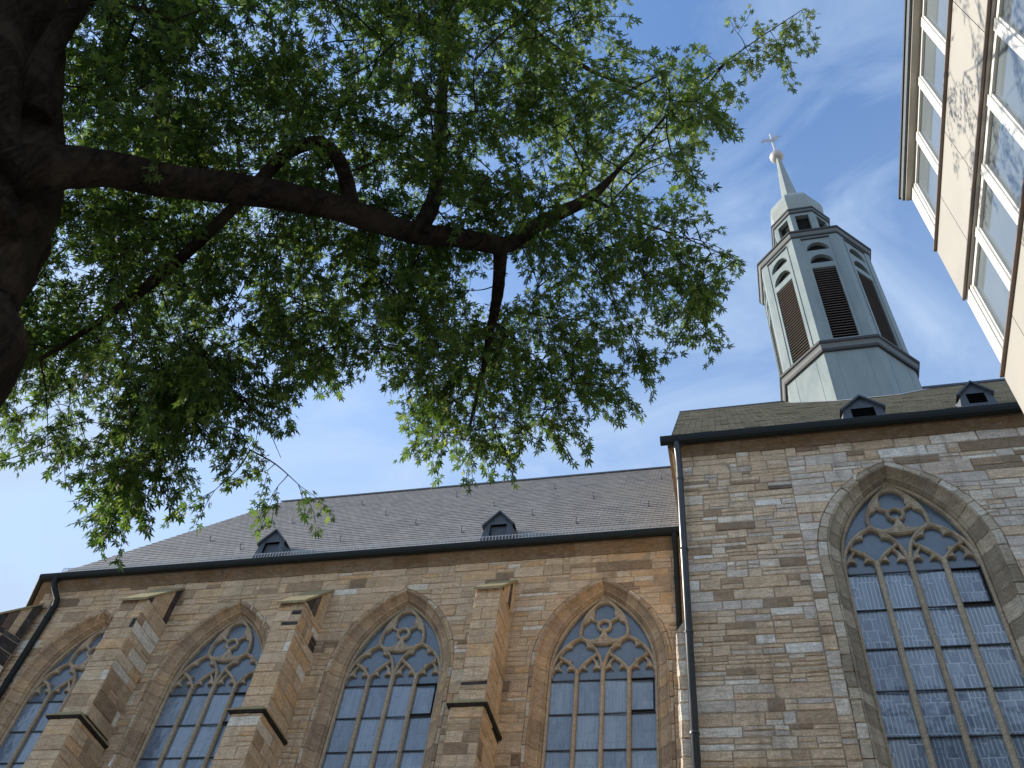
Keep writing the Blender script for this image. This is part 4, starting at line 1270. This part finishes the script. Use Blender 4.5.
for p, px_ in pts3:
    dd = ((arr[:cnt] - np.array(tuple(p))) ** 2).sum(1)
    src = NODES[int(dd.argmin())]
    L = (p - src).length
    if L < .02: continue
    dirv = (p - src).normalized()
    mid = src.lerp(p, .5) + Vector((tr_rnd.uniform(-.1, .1), tr_rnd.uniform(-.1, .1), tr_rnd.uniform(0, .14))) * L
    r0 = .004 + .009 * min(L, 1.6); P, rs = spline([src, mid, p], [r0, r0 * .7, .003], 4)
    twigs.tube(P, rs, 5, cap=False)
    for k, qn in enumerate(P[2:]): add_node(qn)
    # leafy spray at the end: outward and drooping
    out_ = (dirv + Vector((0, 0, -.35)) + Vector((tr_rnd.uniform(-.5, .5), tr_rnd.uniform(-.5, .5), tr_rnd.uniform(-.4, .3)))).normalized()
    big = px_ is None
    sc_ = 1 if big or px_[2] < 11.3 else 1.6
    ns_ = 2 if big else tr_rnd.choice((2, 3, 3, 4))
    for s_ in range(ns_):
        dv = (out_ + Vector((tr_rnd.uniform(-.9, .9), tr_rnd.uniform(-.9, .9), tr_rnd.uniform(-.7, .5)))).normalized()
        ln = tr_rnd.uniform(.2, .46) * sc_; q0 = p.copy(); tw = [q0.copy()]
        nl = int(ln / .05 / (1 if sc_ == 1 else 1.25))
        for j in range(nl):
            dv = (dv + Vector((0, 0, -.10)) + Vector((tr_rnd.uniform(-.12, .12), tr_rnd.uniform(-.12, .12), tr_rnd.uniform(-.12, .12)))).normalized()
            q0 = q0 + dv * ln / nl; tw.append(q0.copy())
            if j % 1 == 0:
                side = dv.cross(Vector((tr_rnd.uniform(-1, 1), tr_rnd.uniform(-1, 1), tr_rnd.uniform(-1, 1)))).normalized()
                for sg in ((1, -1) if tr_rnd.random() < .7 else (1,)):
                    ld = (side * sg * tr_rnd.uniform(.6, 1.2) + dv * .6 + Vector((0, 0, -.5))).normalized()
                    leaf_at(q0 + ld * tr_rnd.uniform(.02, .06), ld, 0.06 if big else (.32 if px_[2] > 10 and px_[0] > 480 else -.04))  # far right-hand leaves get a brighter tone to look sunlit
        leaf_at(q0, dv, 0)
        if not big: twigs.tube(tw, .0028, 3, cap=False)
twigs.build('twig_network', M_bark, tree)
# bare hanging twig below the crown
m_ = MB(); m_.tube([at(262, 380, 7.6), at(272, 410, 7.62), at(270, 432, 7.63), at(281, 458, 7.64)], [.006, .005, .004, .002], 5); m_.build('bare_twig', M_bark, tree)

# five-lobed leaf: each lobe a small kite, the middle one longest
lobes = []
for ang, ln, wd in ((0, 1.0, .145), (40, .84, .125), (-40, .84, .125), (90, .46, .10), (-90, .46, .10)):
    a = rad(ang); c, s_ = math.cos(a), math.sin(a)
    K = [(0, 0), (.45 * ln, wd), (ln, 0), (.45 * ln, -wd)]
    lobes.append([(x * c - y * s_, x * s_ + y * c, -.22 * (x / 1.0) ** 2 - .05) for x, y in K])
tmpl = np.array([v for l in lobes for v in l])                    # 20 verts
nl = len(leaves)
lrng = np.random.default_rng(4)
Pn = np.array([tuple(l[0]) for l in leaves]); D = np.array([tuple(l[1]) for l in leaves]); SZ = np.array([l[2] for l in leaves]); TN = np.array([l[3] for l in leaves])
up = np.tile(np.array([[0., 0, 1]]), (nl, 1)) + lrng.normal(0, .45, (nl, 3))
B_ = np.cross(up, D); B_ /= np.linalg.norm(B_, axis=1)[:, None]
U_ = np.cross(D, B_)
SX = SZ[:, None, None]
V_ = Pn[:, None, :] + SX * (tmpl[None, :, 0:1] * D[:, None, :] + tmpl[None, :, 1:2] * B_[:, None, :] + tmpl[None, :, 2:3] * U_[:, None, :])
V_ = V_.reshape(-1, 3)
nf = nl * 5
me = bpy.data.meshes.new('foliage')
me.vertices.add(len(V_)); me.vertices.foreach_set('co', V_.ravel())
me.loops.add(nf * 4); me.loops.foreach_set('vertex_index', np.arange(nf * 4, dtype=np.int32))
me.polygons.add(nf); me.polygons.foreach_set('loop_start', np.arange(0, nf * 4, 4, dtype=np.int32)); me.polygons.foreach_set('loop_total', np.full(nf, 4, dtype=np.int32))
me.update(calc_edges=True)
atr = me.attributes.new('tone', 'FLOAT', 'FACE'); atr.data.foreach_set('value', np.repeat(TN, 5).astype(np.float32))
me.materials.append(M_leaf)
fo = bpy.data.objects.new('foliage', me); COL.objects.link(fo); put(fo, tree)
print('leaves', nl, 'nodes', cnt)
